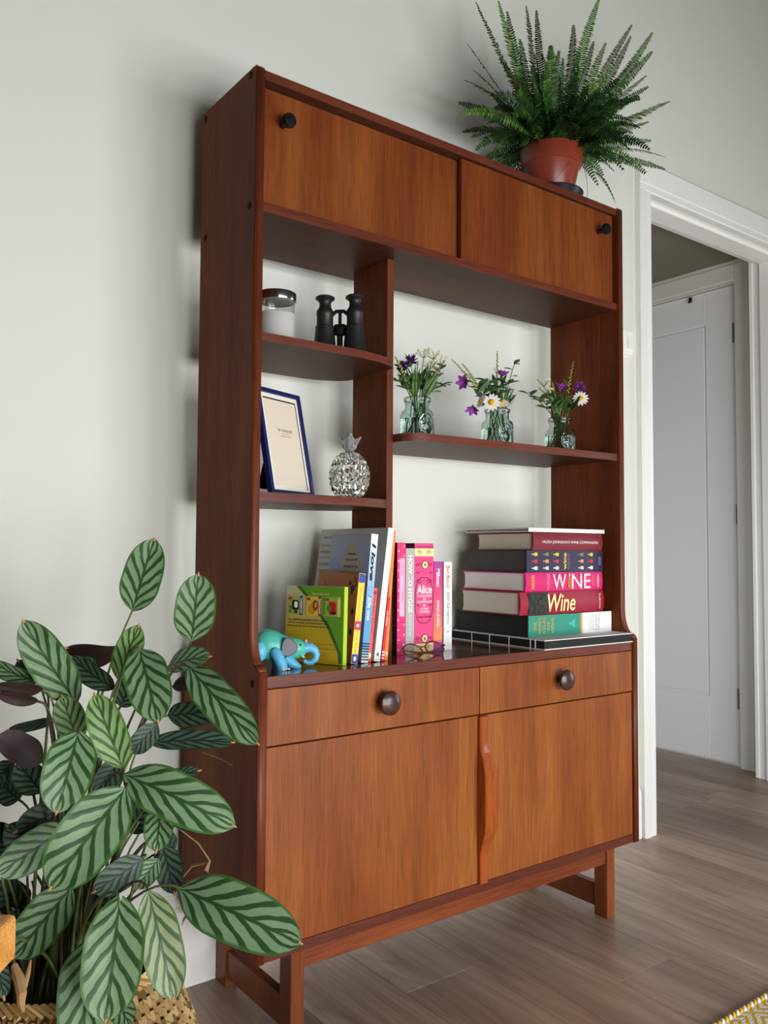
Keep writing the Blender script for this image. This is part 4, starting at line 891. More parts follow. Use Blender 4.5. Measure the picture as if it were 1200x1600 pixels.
PUR = mat('purple_petal', (142, 60, 160), .55, vary=.12); DPUR = mat('deep_purple_petal', (70, 34, 96), .55, vary=.2); PETW = mat('daisy_white', (244, 242, 240), .5, vary=.02); YEL = mat('daisy_yellow', (224, 176, 20), .7, vary=.12, scale=400); YG = mat('yellow_green_bud', (160, 166, 56), .6, vary=.15); CRM = mat('cream_floret', (226, 224, 190), .6, vary=.08)
FR = random.Random(11)
def stem_to(vc, p, sag=.02):
    a = FR.uniform(0, 2 * PI); foot = vc + Vector((math.cos(a) * .022, math.sin(a) * .022, .009))
    d = p - vc; neck = vc + Vector((max(-.021, min(.021, d.x * .3)), max(-.021, min(.021, d.y * .3)), .085))
    return [foot, (foot + neck) / 2 + Vector((0, 0, .002)), neck] + bez(neck, (neck + p) / 2 + Vector((0, 0, sag)), p, 7)[1:]
def leaf_blade(b, p, d, ln, wd, nrm=None, n=5, curl=.15):
    d = d.normalized(); s_ = d.cross(nrm if nrm is not None else Vector((FR.uniform(-1, 1), FR.uniform(-1, 1), FR.uniform(-.3, 1)))).normalized(); nn = s_.cross(d); prev = None
    for i in range(n + 1):
        t_ = i / n; w2 = wd * math.sin(PI * (.06 + .94 * t_)) ** .8 * .5 if t_ < 1 else .0002; q = p + d * ln * t_ - nn * curl * ln * t_ * t_
        cur = [b.bm.verts.new(q + s_ * w2 + nn * .15 * w2), b.bm.verts.new(q), b.bm.verts.new(q - s_ * w2 + nn * .15 * w2)]
        if prev:
            for k in (0, 1): b.bm.faces.new((prev[k], prev[k + 1], cur[k + 1], cur[k])).smooth = True
        prev = cur
def thick(b, th=.0004): bmesh.ops.recalc_face_normals(b.bm, faces=b.bm.faces[:]); bmesh.ops.solidify(b.bm, geom=b.bm.faces[:], thickness=th); return b
def flower(vc, kind, u_, v_, label, group, face=None, size=1.0, y=-.2, leaves=2):
    size *= 1.25; leaves += 1 if leaves else 0
    p = at(u_, v_, y); t = thing(kind, label, 'flower' if kind not in ('leafy_sprig', 'grass_sprig') else 'foliage', vc + Vector((0, 0, .009)), group=group)
    pts = stem_to(vc, p); m_ = GRS[FR.randrange(3)]
    b = B(); b.tube(pts, [.0011] * 3 + [.0009] * (len(pts) - 3), 6); part('stem', b, m_, t)
    f = (face if face is not None else (CAM - p)).normalized()
    if kind == 'daisy':
        q = f.to_track_quat('Z', 'Y').to_matrix()
        for k in range(14):
            a = k / 14 * 2 * PI + FR.uniform(-.06, .06); d = q @ Vector((math.cos(a), math.sin(a), .10)); b = B(); leaf_blade(b, p + d * .0038 * size, d, .0105 * size, .0046 * size, f, 4, .12); part('petal', thick(b), PETW, t)
        b = B(); b.ball(p + f * .0012, .0050 * size, .0050 * size, .0030 * size, 14, q); part('flower_centre', b, YEL, t)
    elif kind == 'bellflower':
        q = f.to_track_quat('Z', 'Y').to_matrix()
        for k in range(6):
            a = k / 6 * 2 * PI; d = q @ Vector((math.cos(a) * .62, math.sin(a) * .62, 1)); b = B(); leaf_blade(b, p - f * .007 * size, d, .017 * size, .0095 * size, q @ Vector((math.cos(a), math.sin(a), -.3)), 5, -.35); part('petal', thick(b), PUR, t)
        b = B(); b.lathe([(0, -.002), (.003, 0), (.0034, .003), (.002, .005)], (0, 0, 0), 10, q.to_4x4()); b.bm.transform(Matrix.Translation(p - f * .010 * size)); part('calyx', b, LG[1], t)
    elif kind == 'knapweed':
        q = f.to_track_quat('Z', 'Y').to_matrix(); b = B()
        for k in range(70):
            a = FR.uniform(0, 2 * PI); r_ = FR.uniform(0, 1); d = q @ Vector((math.cos(a) * r_, math.sin(a) * r_, 1.1 - r_ * .8)); leaf_blade(b, p, d, .0145 * size * FR.uniform(.8, 1.1), .0026 * size, None, 3, FR.uniform(-.2, .3))
        part('florets', thick(b, .0003), PUR if 'bright' in label else DPUR, t, kind='stuff')
        b = B(); b.ball(p - f * .003, .005 * size, .005 * size, .006 * size, 12, q); part('calyx', b, LG[2], t)
    elif kind == 'bud_spike':
        n = 22; L = len(pts); tip = pts[-1]
        path = pts[3:]; b = B()
        for k in range(n):
            t_ = .30 + .70 * k / (n - 1); i = min(len(path) - 2, int(t_ * (len(path) - 1))); fr = t_ * (len(path) - 1) - i; q_ = path[i].lerp(path[i + 1], fr); a = k * 2.4; r_ = .0024 * (1.15 - t_ * .6)
            b.ball(q_ + Vector((math.cos(a) * r_, math.sin(a) * r_, 0)), r_ * .95, r_ * .95, r_ * 1.15, 6)
        part('buds', b, YG, t, kind='stuff')
    elif kind == 'umbel':
        for k in range(9):
            a = k * 2.4; e_ = p + Vector((math.cos(a) * .012, math.sin(a) * .012, .008 + FR.uniform(0, .008))) * size; b = B(); b.tube([p, e_], .0005, 4); part('ray', b, GRS[2], t)
            b = B()
            for j in range(5): b.ball(e_ + Vector((FR.uniform(-.003, .003), FR.uniform(-.003, .003), FR.uniform(-.001, .003))), .0016, .0016, .0014, 6)
            part('floret', b, CRM, t, kind='stuff')
    elif kind == 'leafy_sprig':
        path = pts[3:]
        for k in range(5 + leaves):
            q_ = path[min(len(path) - 1, 1 + k * (len(path) - 1) // (4 + leaves))]; a = k * 2.1 + FR.random(); d = Vector((math.cos(a), math.sin(a) * .7, .35)); b = B(); leaf_blade(b, q_, d, .026 * size * FR.uniform(.7, 1.1), .0120 * size, Z, 5, .2); part('leaf', thick(b), LG[FR.randrange(2)], t)
    elif kind == 'grass_sprig':
        b = B()
        for k in range(9):
            d = (pts[-1] - pts[2]).normalized() + Vector((FR.uniform(-.5, .5), FR.uniform(-.4, .4), FR.uniform(-.1, .3))); leaf_blade(b, pts[2] + (pts[-1] - pts[2]) * FR.uniform(.05, .45), d, FR.uniform(.035, .06) * size, .005 * size, None, 5, FR.uniform(-.1, .2))
        part('blades', thick(b), LG[1], t, kind='stuff')
    if leaves and kind in ('daisy', 'bellflower', 'knapweed', 'bud_spike', 'umbel'):
        for k in range(leaves):
            q_ = pts[3 + k]; a = FR.uniform(0, 2 * PI); b = B(); leaf_blade(b, q_, Vector((math.cos(a) * .8, math.sin(a) * .6, .8)), FR.uniform(.026, .042), .0105, None, 5, .1); part('leaf', thick(b), LG[FR.randrange(3)], t)
v1 = vase(.4539, 'glass jar of dark knapweed and grasses, nearest the centre divider'); v2 = vase(.6988, 'glass jar with two front daisies and purple bells, middle of the shelf'); v3 = vase(.9203, 'glass jar with one daisy and violet flowers by the right panel')
g1, g2, g3 = 'flowers in the jar by the divider', 'flowers in the middle jar', 'flowers in the jar by the right panel'
flower(v1, 'knapweed', 628, 574, 'dark purple knapweed head at the divider side of its jar', g1, Vector((-.4, -.7, .6)), 1.0); flower(v1, 'knapweed', 641, 566, 'dark purple knapweed head above the yellow bud spike', g1, Vector((0, -.6, .8)), 1.1, y=-.195)
flower(v1, 'bud_spike', 617, 557, 'yellow green bud spike leaning towards the divider', g1, y=-.215)
for (u_, v_), w_l in zip(((662, 560), (677, 562), (688, 572), (672, 578)), ('leftmost', 'highest', 'rightmost', 'lowest')): flower(v1, 'umbel', u_, v_, w_l + ' cream umbel flower in the jar by the divider', g1, y=-.2 + FR.uniform(-.02, .02), leaves=1)
flower(v1, 'daisy', 682, 577, 'small half-hidden pale daisy in the jar by the divider', g1, Vector((.5, -.3, .8)), .8, y=-.19)
for u_, v_, s, w_l in ((650, 590, 1, 'second from left'), (668, 590, 1.1, 'third from left'), (684, 588, 1.1, 'rightmost'), (640, 600, 1, 'leftmost')): flower(v1, 'grass_sprig', u_, v_, 'tuft of narrow green leaves, ' + w_l + ' in the jar by the divider', g1, size=s)
for (u_, v_), w_l in zip(((620, 594), (636, 590), (692, 572), (694, 602)), ('touching the divider', 'under the knapweed heads', 'at upper right', 'at lower right')): flower(v1, 'leafy_sprig', u_, v_, 'dark leafy sprig ' + w_l + ' of the jar by the divider', g1, size=.9, y=-.2 + FR.uniform(-.015, .015))
flower(v2, 'daisy', 768, 629, 'white daisy facing out on the left of the middle jar', g2, Vector((-.75, -.6, .15)), 1.25, y=-.235); flower(v2, 'daisy', 783, 630, 'white daisy facing out over the middle jar rim', g2, Vector((-.35, -.5, .75)), 1.2, y=-.230)
flower(v2, 'daisy', 752, 627, 'white daisy turned sideways in the middle jar', g2, Vector((-.9, .2, .3)), 1.0, y=-.21)
flower(v2, 'bellflower', 724, 597, 'purple bell flower reaching furthest left from the middle jar', g2, Vector((-.9, -.2, -.1)), 1.1); flower(v2, 'bellflower', 785, 582, 'purple bell flower standing highest in the middle jar', g2, Vector((0, -.3, 1)), 1.1)
flower(v2, 'bellflower', 738, 640, 'purple bell flower drooping beside the middle jar', g2, Vector((-.5, -.3, -.9)), 1.0, y=-.215)
flower(v2, 'bud_spike', 705, 561, 'bud spike arching furthest left from the middle jar', g2); flower(v2, 'bud_spike', 722, 568, 'shorter bud spike arching left from the middle jar', g2, y=-.19); flower(v2, 'bud_spike', 777, 549, 'upright bud spike of the middle jar', g2)
flower(v2, 'leafy_sprig', 804, 569, 'tall leafy sprig at the right of the middle jar', g2, size=.9, leaves=1)
for (u_, v_), w_l in zip(((762, 596), (790, 598), (775, 606), (745, 600)), ('behind the left daisies', 'right of the upright bud spike', 'just above the front daisies', 'furthest left')): flower(v2, 'leafy_sprig', u_, v_, 'green leafy sprig ' + w_l + ' in the middle jar', g2, size=1.2, y=-.2 + FR.uniform(-.02, .02))
for (u_, v_), w_l in zip(((798, 606), (803, 618)), ('upper', 'lower')): flower(v2, 'grass_sprig', u_, v_, w_l + ' tuft of pointed leaves at the right of the middle jar', g2, size=.8)
flower(v3, 'daisy', 907, 623, 'single white daisy at the right of the far jar', g3, Vector((-.7, -.6, .3)), 1.2, y=-.225); flower(v3, 'bellflower', 876, 602, 'purple bell flower at the top of the far jar', g3, Vector((0, -.2, 1)), 1.15)
flower(v3, 'knapweed', 905, 609, 'bright violet knapweed head above the single daisy', g3, Vector((-.3, -.6, .7)), 1.15); flower(v3, 'bud_spike', 896, 565, 'bud spike rising highest from the far jar', g3); flower(v3, 'bud_spike', 863, 598, 'short bud spike in the far jar', g3, y=-.19)
flower(v3, 'leafy_sprig', 822, 614, 'leafy sprig reaching left from the far jar', g3, size=.95, leaves=2)
for (u_, v_), w_l in zip(((850, 605), (853, 618)), ('upper', 'lower')): flower(v3, 'umbel', u_, v_, w_l + ' of two small cream umbel flowers in the far jar', g3, leaves=1)
for (u_, v_), w_l in zip(((862, 625), (885, 622), (895, 630), (842, 622)), ('left of the centre', 'right of the centre', 'below the single daisy', 'furthest left')): flower(v3, 'leafy_sprig', u_, v_, 'dark green leafy sprig ' + w_l + ' low in the far jar', g3, size=1.1, y=-.2 + FR.uniform(-.02, .02))
flower(v3, 'grass_sprig', 870, 625, 'tuft of narrow leaves in the far jar', g3)

# ------------------------------------------------------------------ fern on top
PC = Vector((.885, -.205, ZT - .0025))
t = thing('plant_saucer', 'dark saucer under the fern pot on top of the bookcase', 'saucer', PC)
b = B(); b.lathe([(0, 0), (.066, 0), (.078, .020), (.0800, .0215), (.0785, .0215), (.065, .004), (0, .004)], PC, 32); part('dish', b, mat('black_plastic', (20, 20, 22), .35, vary=0), t)
b = B(); b.lathe([(0, .004), (.05, .004), (.05, .021), (.047, .024), (0, .024)], PC, 24); part('pot_stand', b, mat('black_plastic', (20, 20, 22), .35, vary=0), t)
t = thing('potted_fern', 'bushy Boston fern in a terracotta pot on top of the bookcase', 'plant', PC + Z * .024)
PB = PC + Z * .0242
b = B(); b.lathe([(0, 0), (.054, 0), (.056, .003), (.0705, .066), (.0725, .066), (.0765, .069), (.0795, .106), (.0785, .109), (.0755, .109), (.071, .068), (.053, .005), (0, .005)], PB, 40); part('pot', b, mat('terracotta_plastic', (128, 56, 40), .3, vary=.06, scale=20), t)
b = B(); b.lathe([(.0735, .090), (.045, .095), (0, .100)], PB, 24); part('soil', b, SOIL, t)
crown = PB + Z * .096
GR_ = random.Random(21)
def frond(p0, tip, width, m_, arch=.05, dens=1.0, droop=0):
    mid_ = (p0 + tip) / 2 + Vector((GR_.uniform(-.022, .022), GR_.uniform(-.022, .012), arch * GR_.uniform(.6, 1.3))); path = bez(p0, mid_, tip, 26); L = sum((a - c).length for a, c in zip(path, path[1:])); b = B()
    b.tube(path[::3] + [path[-1]], [.0011 * (1 - .7 * i / 9) for i in range(len(path[::3]) + 1)], 4)
    n = int(L / .0074 * dens); ref = Vector((GR_.uniform(-.9, .3), GR_.uniform(-1.1, -.3), GR_.uniform(-.2, .6))); tw = GR_.uniform(-.5, .5)
    for k in range(n):
        t_ = .14 + .86 * k / n; i = min(24, int(t_ * 25)); f = t_ * 25 - i; q = path[i].lerp(path[i + 1], f); d = (path[i + 1] - path[i]).normalized()
        s_ = d.cross(ref); s_.normalize(); nn = s_.cross(d); s_ = (s_ * math.cos(tw) + nn * math.sin(tw)); nn = s_.cross(d)
        ln = width * (math.sin(PI * min(1, .12 + t_ * .86)) ** .6) * (1 - .25 * t_) * GR_.uniform(.85, 1.1)
        for sg in (-1, 1):
            dd = (s_ * sg + d * .32 + nn * GR_.uniform(-.25, .15)).normalized(); wv = d * .0029; a = q; e_ = q + dd * ln - nn * .1 * ln
            b.poly([a - wv * .6, q + dd * ln * .45 - wv * 1.0 + nn * .0006, e_, q + dd * ln * .5 + wv * .9 + nn * .0006, a + wv * .6], True)
    return part('frond', b, m_, t)
tips = [(743, 2, 0), (779, 0, .05), (792, 16, -.03), (822, 8, .0), (838, 15, .06), (896, 38, .08), (936, -2, -.04), (928, 64, .1), (947, 66, -.05), (988, 38, 0), (986, 56, .08), (1020, 50, .02), (1020, 80, -.04), (1010, 118, .06), (1014, 135, -.08), (1047, 158, -.05), (1010, 174, .04), (1014, 190, .1), (990, 208, -.1), (1018, 220, .05), (1040, 246, .0), (1040, 265, -.04), (1010, 272, -.08), (976, 268, -.1), (728, 66, .06), (737, 108, .02), (726, 125, -.06), (715, 160, .04), (716, 178, -.04), (735, 216, .02), (742, 236, .06), (765, 250, .02), (996, 90, .1), (812, 60, .1), (860, 70, -.12), (880, 90, .05), (905, 80, -.1), (790, 110, -.1), (960, 100, -.12), (770, 150, -.13), (800, 190, -.13), (940, 180, -.14), (985, 235, -.12), (760, 195, -.1), (960, 210, -.15), (870, 110, .12), (840, 130, -.14), (920, 140, -.15), (1000, 150, -.12), (780, 90, .1), (955, 255, -.06), (770, 225, -.08)]
for i, (u_, v_, dy) in enumerate(tips):
    tp = at(u_, v_, min(-.012, PC.y + dy)); a = math.atan2(tp.y - crown.y, tp.x - crown.x); p0 = crown + Vector((math.cos(a), math.sin(a), 0)) * GR_.uniform(.005, .045)
    hi = tp.z - crown.z; arch = .02 if hi > .2 else (.05 if hi > .05 else .10)
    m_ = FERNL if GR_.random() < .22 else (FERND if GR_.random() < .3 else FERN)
    frond(p0, tp, GR_.uniform(.019, .027), m_, arch)
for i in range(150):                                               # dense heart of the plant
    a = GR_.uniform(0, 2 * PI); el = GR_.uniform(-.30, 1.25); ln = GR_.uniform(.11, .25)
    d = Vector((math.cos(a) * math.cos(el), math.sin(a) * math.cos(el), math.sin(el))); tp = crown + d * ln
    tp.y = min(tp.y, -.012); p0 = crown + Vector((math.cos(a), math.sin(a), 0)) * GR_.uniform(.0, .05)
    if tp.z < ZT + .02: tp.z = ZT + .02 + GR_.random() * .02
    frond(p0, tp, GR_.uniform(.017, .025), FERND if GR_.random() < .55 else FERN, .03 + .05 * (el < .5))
for u_, v_, u2, v2_ in ((935, 275, 962, 318), (925, 280, 915, 330), (915, 268, 955, 300), (900, 262, 850, 300)):   # wiry runners hanging at the right
    a_, c_ = at(u_, v_, -.27), at(u2, v2_, -.30); b = B(); b.tube(bez(crown + Vector((.03, -.05, .0)), a_ + Vector((0, 0, .03)), c_, 12), .0006, 4); part('runner', b, STEMM, t)
frond(at(928, 268, -.27), at(961, 316, -.30), .007, FERND, .02, .8)

# ------------------------------------------------------------------ prayer plant in a basket
BC = Vector((-.33, -.385, 0))
t = thing('woven_basket', 'round woven seagrass basket holding the striped leaf plant', 'basket', BC)
def brad(z):                                                      # belly profile
    pr_ = [(0, .150), (.06, .180), (.13, .190), (.19, .180), (.25, .155), (.30, .137)]
    for (za, ra), (zb, rb) in zip(pr_, pr_[1:]):
        if z <= zb: return ra + (rb - ra) * ((z - za) / (zb - za))
    return pr_[-1][1]
b = B(); b.lathe([(0, .004)] + [(brad(z) - .006, z) for z in [k * .03 for k in range(11)]] + [(brad(.30) - .012, .298)] + [(brad(z) - .012, z) for z in [.27 - k * .03 for k in range(9)]] + [(0, .012)], BC, 40); part('inner_wall', b, mat('seagrass_inside', (112, 84, 52), .9, vary=.3, scale=60), t)
b = B(); BR = random.Random(5); nc, nr = 120, 34; dz_ = .30 / nr
for r_ in range(nr):
    for c_ in range(nc):
        if (c_ + r_) % 2: continue
        a0 = 2 * PI * (c_ - .15) / nc; a1 = 2 * PI * (c_ + 1.75) / nc; z0, z1 = r_ * dz_ - .001, (r_ + 1) * dz_ + .001; sl = (.35 if r_ % 2 else -.35) * dz_; lf = .0016 + BR.uniform(0, .0012)
        def q(a, z, l): rr = brad(max(0, min(.3, z))) + l; return BC + Vector((math.cos(a) * rr, math.sin(a) * rr, max(.001, z)))
        am = (a0 + a1) / 2; V = [q(a0, z0 - sl, -.005), q(a0, z1 - sl, -.005), q(am, z0 - .0005, lf), q(am, z1 + .0005, lf), q(a1, z0 + sl, -.005), q(a1, z1 + sl, -.005)]
        vs = [b.bm.verts.new(p) for p in V]; f1 = b.bm.faces.new((vs[0], vs[2], vs[3], vs[1])); f2 = b.bm.faces.new((vs[2], vs[4], vs[5], vs[3]))
bmesh.ops.solidify(b.bm, geom=b.bm.faces[:], thickness=.0012)
part('weave', b, SEAGRASS, t, kind='stuff')
b = B(); n = 90
for k in range(n):
    a = 2 * PI * k / n; a2 = 2 * PI * (k + 4.5) / n; rr = brad(.3); b.tube([BC + Vector((math.cos(a) * (rr - .012), math.sin(a) * (rr - .012), .296)), BC + Vector((math.cos((a + a2) / 2) * (rr - .004), math.sin((a + a2) / 2) * (rr - .004), .308)), BC + Vector((math.cos(a2) * (rr + .004), math.sin(a2) * (rr + .004), .297))], .0030, 5)
part('rim_braid', b, SEAGRASS, t, kind='stuff')

SOILZ = .235
t = thing('prayer_plant', 'large prayer plant with striped silvery green leaves beside the bookcase', 'plant', BC + Z * .02)
b = B(); b.lathe([(0, .0), (.085, 0), (.108, .2), (.112, .2), (.112, .225), (.105, .225), (.100, SOILZ - .02 - .012)], BC + Z * .02, 32); part('nursery_pot', b, mat('black_nursery_pot', (24, 24, 24), .5, vary=.1), t)
b = B(); b.lathe([(.104, SOILZ - .015), (.06, SOILZ - .004), (0, SOILZ)], BC, 24); part('soil', b, SOIL, t)
LR = random.Random(9)
def big_leaf(ub, vb, ut, vt, wpx, db, dt, m_=LEAF, roll=0, bow=.12, fold=.18, under=False, tip=True, stem=True, mstem=None, heart=0):
    p0, p2 = deep(ub, vb, db), deep(ut, vt, dt); ax = p2 - p0; L = ax.length; view = (CAM - (p0 + p2) / 2).normalized()
    wd = wpx / FPX * (db + dt) / 2
    d0 = ax.normalized(); s_ = d0.cross(view).normalized(); nr = s_.cross(d0)                # nr points to the camera
    s_, nr = s_ * math.cos(roll) + nr * math.sin(roll), nr * math.cos(roll) - s_ * math.sin(roll)
    wd = min(wd / max(.35, abs(math.cos(roll))), L * .62)
    bowv = nr * bow * L
    b = B(); n, m2 = 18, 4; grid = []; uvs = {}
    for i in range(n + 1):
        t_ = i / n; c = p0.lerp(p2, t_) + bowv * (4 * t_ * (1 - t_)); d = ax + bowv * (4 - 8 * t_); d.normalize(); nl = s_.cross(d).normalized(); 
        if nl.dot(nr) < 0: nl = -nl
        pr_ = (math.sin(PI * min(1, .5 * t_ / .38)) if t_ < .38 else math.cos(PI / 2 * ((t_ - .38) / .62) ** 1.9)); pr_ = max(.02, pr_) ** .62; row = []
        for j in range(-m2, m2 + 1):
            e = j / m2; hb = -heart * L * .10 * abs(e) * (1 - t_) ** 3
            wav = .010 * L * math.sin(9 * t_ + (1.5 if e > 0 else 0) + ub) * e * e
            p = c + s_ * (e * wd / 2 * pr_) + nl * (fold * wd / 2 * pr_ * (abs(e) - .35) * (1 if not under else 1) + wav) + d * hb; v = b.bm.verts.new(p); uvs[v] = ((e + 1) / 2, t_); row.append((v, nl))
        grid.append(row)
    uvl = b.bm.loops.layers.uv.new('UVMap'); low = [[(b.bm.verts.new(v.co - nl * .0009)) for v, nl in row] for row in grid]
    for i in range(n):
        for j in range(2 * m2):
            q = [grid[i][j][0], grid[i][j + 1][0], grid[i + 1][j + 1][0], grid[i + 1][j][0]]; f = b.bm.faces.new(q); f.smooth = True; f.material_index = 1 if under else 0
            for l in f.loops: l[uvl].uv = uvs[l.vert]
            q2 = [low[i][j], low[i + 1][j], low[i + 1][j + 1], low[i][j + 1]]; f = b.bm.faces.new(q2); f.smooth = True; f.material_index = 0 if under else 1
            for l, k in zip(f.loops, ((i, j), (i + 1, j), (i + 1, j + 1), (i, j + 1))): l[uvl].uv = uvs[grid[k[0]][k[1]][0]]
    for i in range(n):
        for j in (0, 2 * m2): b.bm.faces.new((grid[i][j][0], grid[i + 1][j][0], low[i + 1][j], low[i][j])).material_index = 0
    lo = part('leaf', b, [m_, MAROON], t)
    if tip:
        b = B(); b.tube([p2 - ax.normalized() * .003, p2 + ax.normalized() * .001, p2 + ax.normalized() * .0035], [.0016, .0015, .0005], 6); part('leaf_tip', b, TIPM, lo, world=False).location = -Vector(t.location)
    if stem:
        a = LR.uniform(0, 2 * PI); r_ = LR.uniform(.0, .055); foot = BC + Vector((math.cos(a) * r_, math.sin(a) * r_, SOILZ - .006)); dirn = (p0 - foot)
        k1 = foot + Vector((dirn.x * .25, dirn.y * .25, dirn.z * .7 + .03)); k2 = p0 - ax.normalized() * .03 + Vector((0, 0, .006))
        pp = [foot * (1 - s) ** 3 + k1 * 3 * s * (1 - s) ** 2 + k2 * 3 * s * s * (1 - s) + p0 * s ** 3 for s in [q / 11 for q in range(12)]]
        b = B(); b.tube(pp, [.0024] * 6 + [.002, .0018, .0016, .0015, .0016, .0018], 6); part('petiole', b, mstem or (STEMG if LR.random() < .45 else STEMM), t)
    return lo
BLf = big_leaf
# upper and middle leaves (ub,vb base pixel; ut,vt tip pixel; width; depths)
BLf(207, 954, 241, 842, 60, 1.24, 1.22, LEAF, .1, .05); BLf(299, 1002, 310, 897, 63, 1.27, 1.25, LEAF, -.1, .04)
BLf(119, 1098, 36, 970, 62, 1.16, 1.12, LEAF, .15, .06); BLf(218, 1014, 247, 1128, 68, 1.14, 1.08, LEAF, 0, .07); BLf(294, 1040, 403, 1162, 58, 1.20, 1.14, LEAF, -.15, .06)
BLf(192, 1200, 148, 1085, 55, 1.10, 1.10, LEAFY, .1, .05); BLf(122, 1146, 88, 1270, 82, 1.07, 1.02, LEAF, .05, .10, heart=.5); BLf(196, 1232, 78, 1388, 96, 1.06, 1.00, LEAF, -.05, .08)
BLf(194, 1210, 366, 1291, 74, 1.08, 1.06, LEAF, .1, .10); BLf(281, 1388, 470, 1474, 88, 1.10, 1.05, LEAF, .05, .07)
BLf(186, 1415, 165, 1596, 92, 1.02, .97, LEAF, 0, .08, heart=1.0); BLf(232, 1392, 271, 1562, 64, 1.07, 1.03, LEAFP, .1, .05); BLf(142, 1466, 128, 1640, 84, 1.05, 1.00, LEAF, -.1, .06)
BLf(104, 1292, -6, 1366, 58, 1.12, 1.05, LEAF, .2, .06); BLf(112, 1386, 22, 1496, 68, 1.10, 1.06, LEAF, -.1, .06)
BLf(122, 1160, 97, 1088, 52, 1.14, 1.14, LEAFY, 0, .04); BLf(185, 1062, 217, 977, 42, 1.18, 1.17, LEAFY, .25, .04)
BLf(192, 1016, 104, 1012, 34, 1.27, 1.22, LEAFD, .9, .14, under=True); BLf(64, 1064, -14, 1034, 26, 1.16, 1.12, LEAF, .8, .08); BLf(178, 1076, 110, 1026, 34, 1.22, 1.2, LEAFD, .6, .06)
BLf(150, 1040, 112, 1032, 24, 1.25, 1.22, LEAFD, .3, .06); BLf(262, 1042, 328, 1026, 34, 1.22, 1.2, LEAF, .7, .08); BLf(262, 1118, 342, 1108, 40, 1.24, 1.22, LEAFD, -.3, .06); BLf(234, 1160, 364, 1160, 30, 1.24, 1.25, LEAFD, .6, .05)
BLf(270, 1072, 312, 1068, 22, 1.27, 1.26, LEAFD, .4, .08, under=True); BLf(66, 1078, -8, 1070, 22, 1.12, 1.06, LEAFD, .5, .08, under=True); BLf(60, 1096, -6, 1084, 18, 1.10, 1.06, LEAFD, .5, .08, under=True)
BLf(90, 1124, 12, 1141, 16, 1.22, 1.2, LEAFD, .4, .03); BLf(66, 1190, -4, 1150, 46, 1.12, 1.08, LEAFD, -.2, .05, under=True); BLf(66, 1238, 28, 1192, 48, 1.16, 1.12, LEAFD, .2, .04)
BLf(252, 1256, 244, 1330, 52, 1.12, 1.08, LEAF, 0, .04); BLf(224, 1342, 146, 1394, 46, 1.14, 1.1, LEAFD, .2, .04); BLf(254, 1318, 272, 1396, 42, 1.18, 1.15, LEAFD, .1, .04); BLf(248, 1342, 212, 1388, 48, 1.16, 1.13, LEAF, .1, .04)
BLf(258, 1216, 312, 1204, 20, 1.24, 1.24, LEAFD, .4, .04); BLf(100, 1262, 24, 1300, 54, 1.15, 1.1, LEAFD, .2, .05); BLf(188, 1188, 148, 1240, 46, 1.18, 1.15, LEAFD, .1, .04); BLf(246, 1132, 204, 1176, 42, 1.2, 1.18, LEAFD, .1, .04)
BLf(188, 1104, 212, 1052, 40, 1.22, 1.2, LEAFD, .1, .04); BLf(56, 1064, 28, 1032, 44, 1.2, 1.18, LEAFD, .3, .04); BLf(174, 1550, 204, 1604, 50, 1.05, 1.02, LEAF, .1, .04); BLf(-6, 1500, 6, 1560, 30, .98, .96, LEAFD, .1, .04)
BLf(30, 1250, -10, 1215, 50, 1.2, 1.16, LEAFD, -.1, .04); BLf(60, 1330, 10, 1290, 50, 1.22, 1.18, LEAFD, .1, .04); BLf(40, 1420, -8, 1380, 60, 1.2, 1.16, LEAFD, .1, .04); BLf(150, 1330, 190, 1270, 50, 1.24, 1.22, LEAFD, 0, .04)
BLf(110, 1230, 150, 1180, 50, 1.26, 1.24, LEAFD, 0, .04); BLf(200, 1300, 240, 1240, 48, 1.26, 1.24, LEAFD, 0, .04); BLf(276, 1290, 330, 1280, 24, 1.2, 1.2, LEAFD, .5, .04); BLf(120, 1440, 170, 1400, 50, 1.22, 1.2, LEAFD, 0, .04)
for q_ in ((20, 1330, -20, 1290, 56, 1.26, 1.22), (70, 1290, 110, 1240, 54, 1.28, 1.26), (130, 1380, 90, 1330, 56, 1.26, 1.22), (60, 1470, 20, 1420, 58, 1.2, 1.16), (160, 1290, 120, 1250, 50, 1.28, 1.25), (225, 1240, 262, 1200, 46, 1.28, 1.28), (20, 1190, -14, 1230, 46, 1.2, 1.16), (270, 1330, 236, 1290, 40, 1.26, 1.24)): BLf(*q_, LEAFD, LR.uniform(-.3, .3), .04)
for k in range(26):                                               # bare stems in the middle of the clump
    a = LR.uniform(0, 2 * PI); r_ = LR.uniform(.01, .075); f_ = BC + Vector((math.cos(a) * r_, math.sin(a) * r_, SOILZ - .006)); e_ = f_ + Vector((math.cos(a) * LR.uniform(.0, .10), math.sin(a) * LR.uniform(0, .08), LR.uniform(.14, .34)))
    b = B(); b.tube(bez(f_, f_ + Vector((0, 0, (e_.z - f_.z) * .6)), e_, 7), [.0028, .0026, .0024, .0022, .002, .0018, .0014], 6); part('stem', b, STEMG if k % 3 else STEMM, t)
for pts, rr in (([(22, 1508, .98), (30, 1530, .97), (34, 1552, .96), (33, 1565, .96), (36, 1582, .955)], [.004, .0065, .006, .005, .002]), ([(36, 1552, .97), (44, 1520, .98), (48, 1500, .99)], [.003, .003, .001])):
    b = B(); b.tube([deep(*p) for p in pts], rr, 8); part('dried_stalk', b, BROWN, t, label='dry tan stalk')
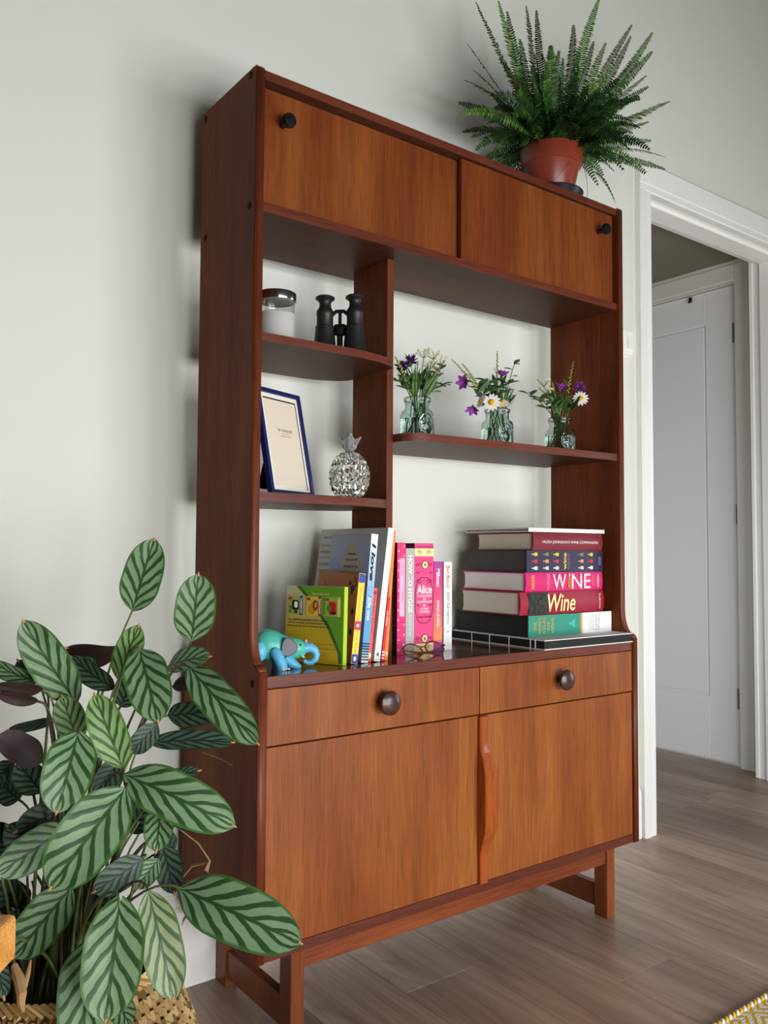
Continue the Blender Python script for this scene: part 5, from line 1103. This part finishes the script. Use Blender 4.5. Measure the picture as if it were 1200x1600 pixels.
for pts, rr in (([(276, 1292, 1.2), (310, 1318, 1.19), (328, 1345, 1.18), (322, 1362, 1.17)], [.0016, .0018, .002, .005]), ([(326, 1348, 1.18), (300, 1352, 1.18), (283, 1372, 1.17), (280, 1382, 1.16)], [.003, .006, .005, .001]), ([(300, 1420, 1.12), (288, 1436, 1.12), (284, 1446, 1.12)], [.005, .004, .001]), ([(318, 1176, 1.22), (345, 1186, 1.2), (362, 1196, 1.18)], [.0012, .0012, .001])):
    b = B(); b.tube([deep(*p) for p in pts], rr, 8, sq=.4); part('dried_leaf', b, BROWN, t, label='withered brown leaf')

# ------------------------------------------------------------------ wooden chair arm at the left edge, rug at the right
ac = deep(19, 1470, .80); sx_ = -CR.copy(); sx_.z = 0; sx_.normalize()
t = thing('wooden_armchair', 'honey coloured wooden chair arm end poking in at the left edge', 'chair', Vector((ac.x, ac.y, 0)), (0, 0, math.atan2(sx_.y, sx_.x)))
b = B(); b.box(0, .55, -.012, .05, ac.z - .022, ac.z + .0215, .006, 3); part('arm', b, OAKARM, t, world=False)
for xx in (.12, .50):
    b = B(); b.box(xx - .022, xx + .022, -.022, .022, 0, ac.z - .022, .004, 2); part('leg', b, OAKARM, t, world=False)
def rug_mat():
    m, N, L, b_ = base('woven_rug'); tc = N.new('ShaderNodeTexCoord'); sp = N.new('ShaderNodeSeparateXYZ'); L.new(tc.outputs['Object'], sp.inputs[0])
    def tri(o, p): return math_(N, L, 'ABSOLUTE', math_(N, L, 'SUBTRACT', math_(N, L, 'FRACT', math_(N, L, 'ADD', math_(N, L, 'DIVIDE', o, p), 10.0)), .5))
    d = math_(N, L, 'ADD', tri(sp.outputs[0], .115), math_(N, L, 'MULTIPLY', tri(sp.outputs[1], .085), .9)); s_ = math_(N, L, 'FRACT', math_(N, L, 'MULTIPLY', d, 5.0)); f = math_(N, L, 'GREATER_THAN', s_, .48)
    no = N.new('ShaderNodeTexNoise'); no.inputs['Scale'].default_value = 260; L.new(tc.outputs['Object'], no.inputs[0])
    c = mixc(N, L, f, lin((206, 170, 44)), lin((226, 222, 212))); c = mixc(N, L, .5, c, ramp(N, L, no.outputs[0], [(.3, (.6, .6, .6, 1)), (.7, (1.1, 1.1, 1.1, 1))]), 'MULTIPLY'); L.new(c, b_.inputs['Base Color']); b_.inputs['Roughness'].default_value = .9
    bp = N.new('ShaderNodeBump'); bp.inputs['Strength'].default_value = .6; bp.inputs['Distance'].default_value = .004; L.new(no.outputs[0], bp.inputs['Height']); L.new(bp.outputs[0], b_.inputs['Normal']); return m
RX0, RX1, RY0, RY1 = -.1, 1.9, -1.95, -.714
t = thing('woven_rug', 'mustard yellow and white woven rug with diamond pattern', 'rug', ((RX0 + RX1) / 2, (RY0 + RY1) / 2, 0))
b = B(); b.box(RX0, RX1, RY0, RY1 - .004, .0008, .0085, .002); part('field', b, rug_mat(), t)
YARN = [mat('yarn_mustard', (206, 168, 46), .9, vary=.2, scale=300), mat('yarn_white', (226, 222, 210), .9, vary=.12, scale=300)]
for j, nm in enumerate(('mustard_edge_stitches', 'white_edge_stitches')):
    b = B(); n = int((RX1 - RX0) / .0125)
    for k in range(n):
        if k % 2 != j: continue
        x = RX0 + (k + .5) * .0125; b.ball((x, RY1 - .006, .0075), .0105, .0048, .0055, 8, Matrix.Rotation(.55, 3, 'Z'))
    part(nm, b, YARN[j], t, kind='stuff')
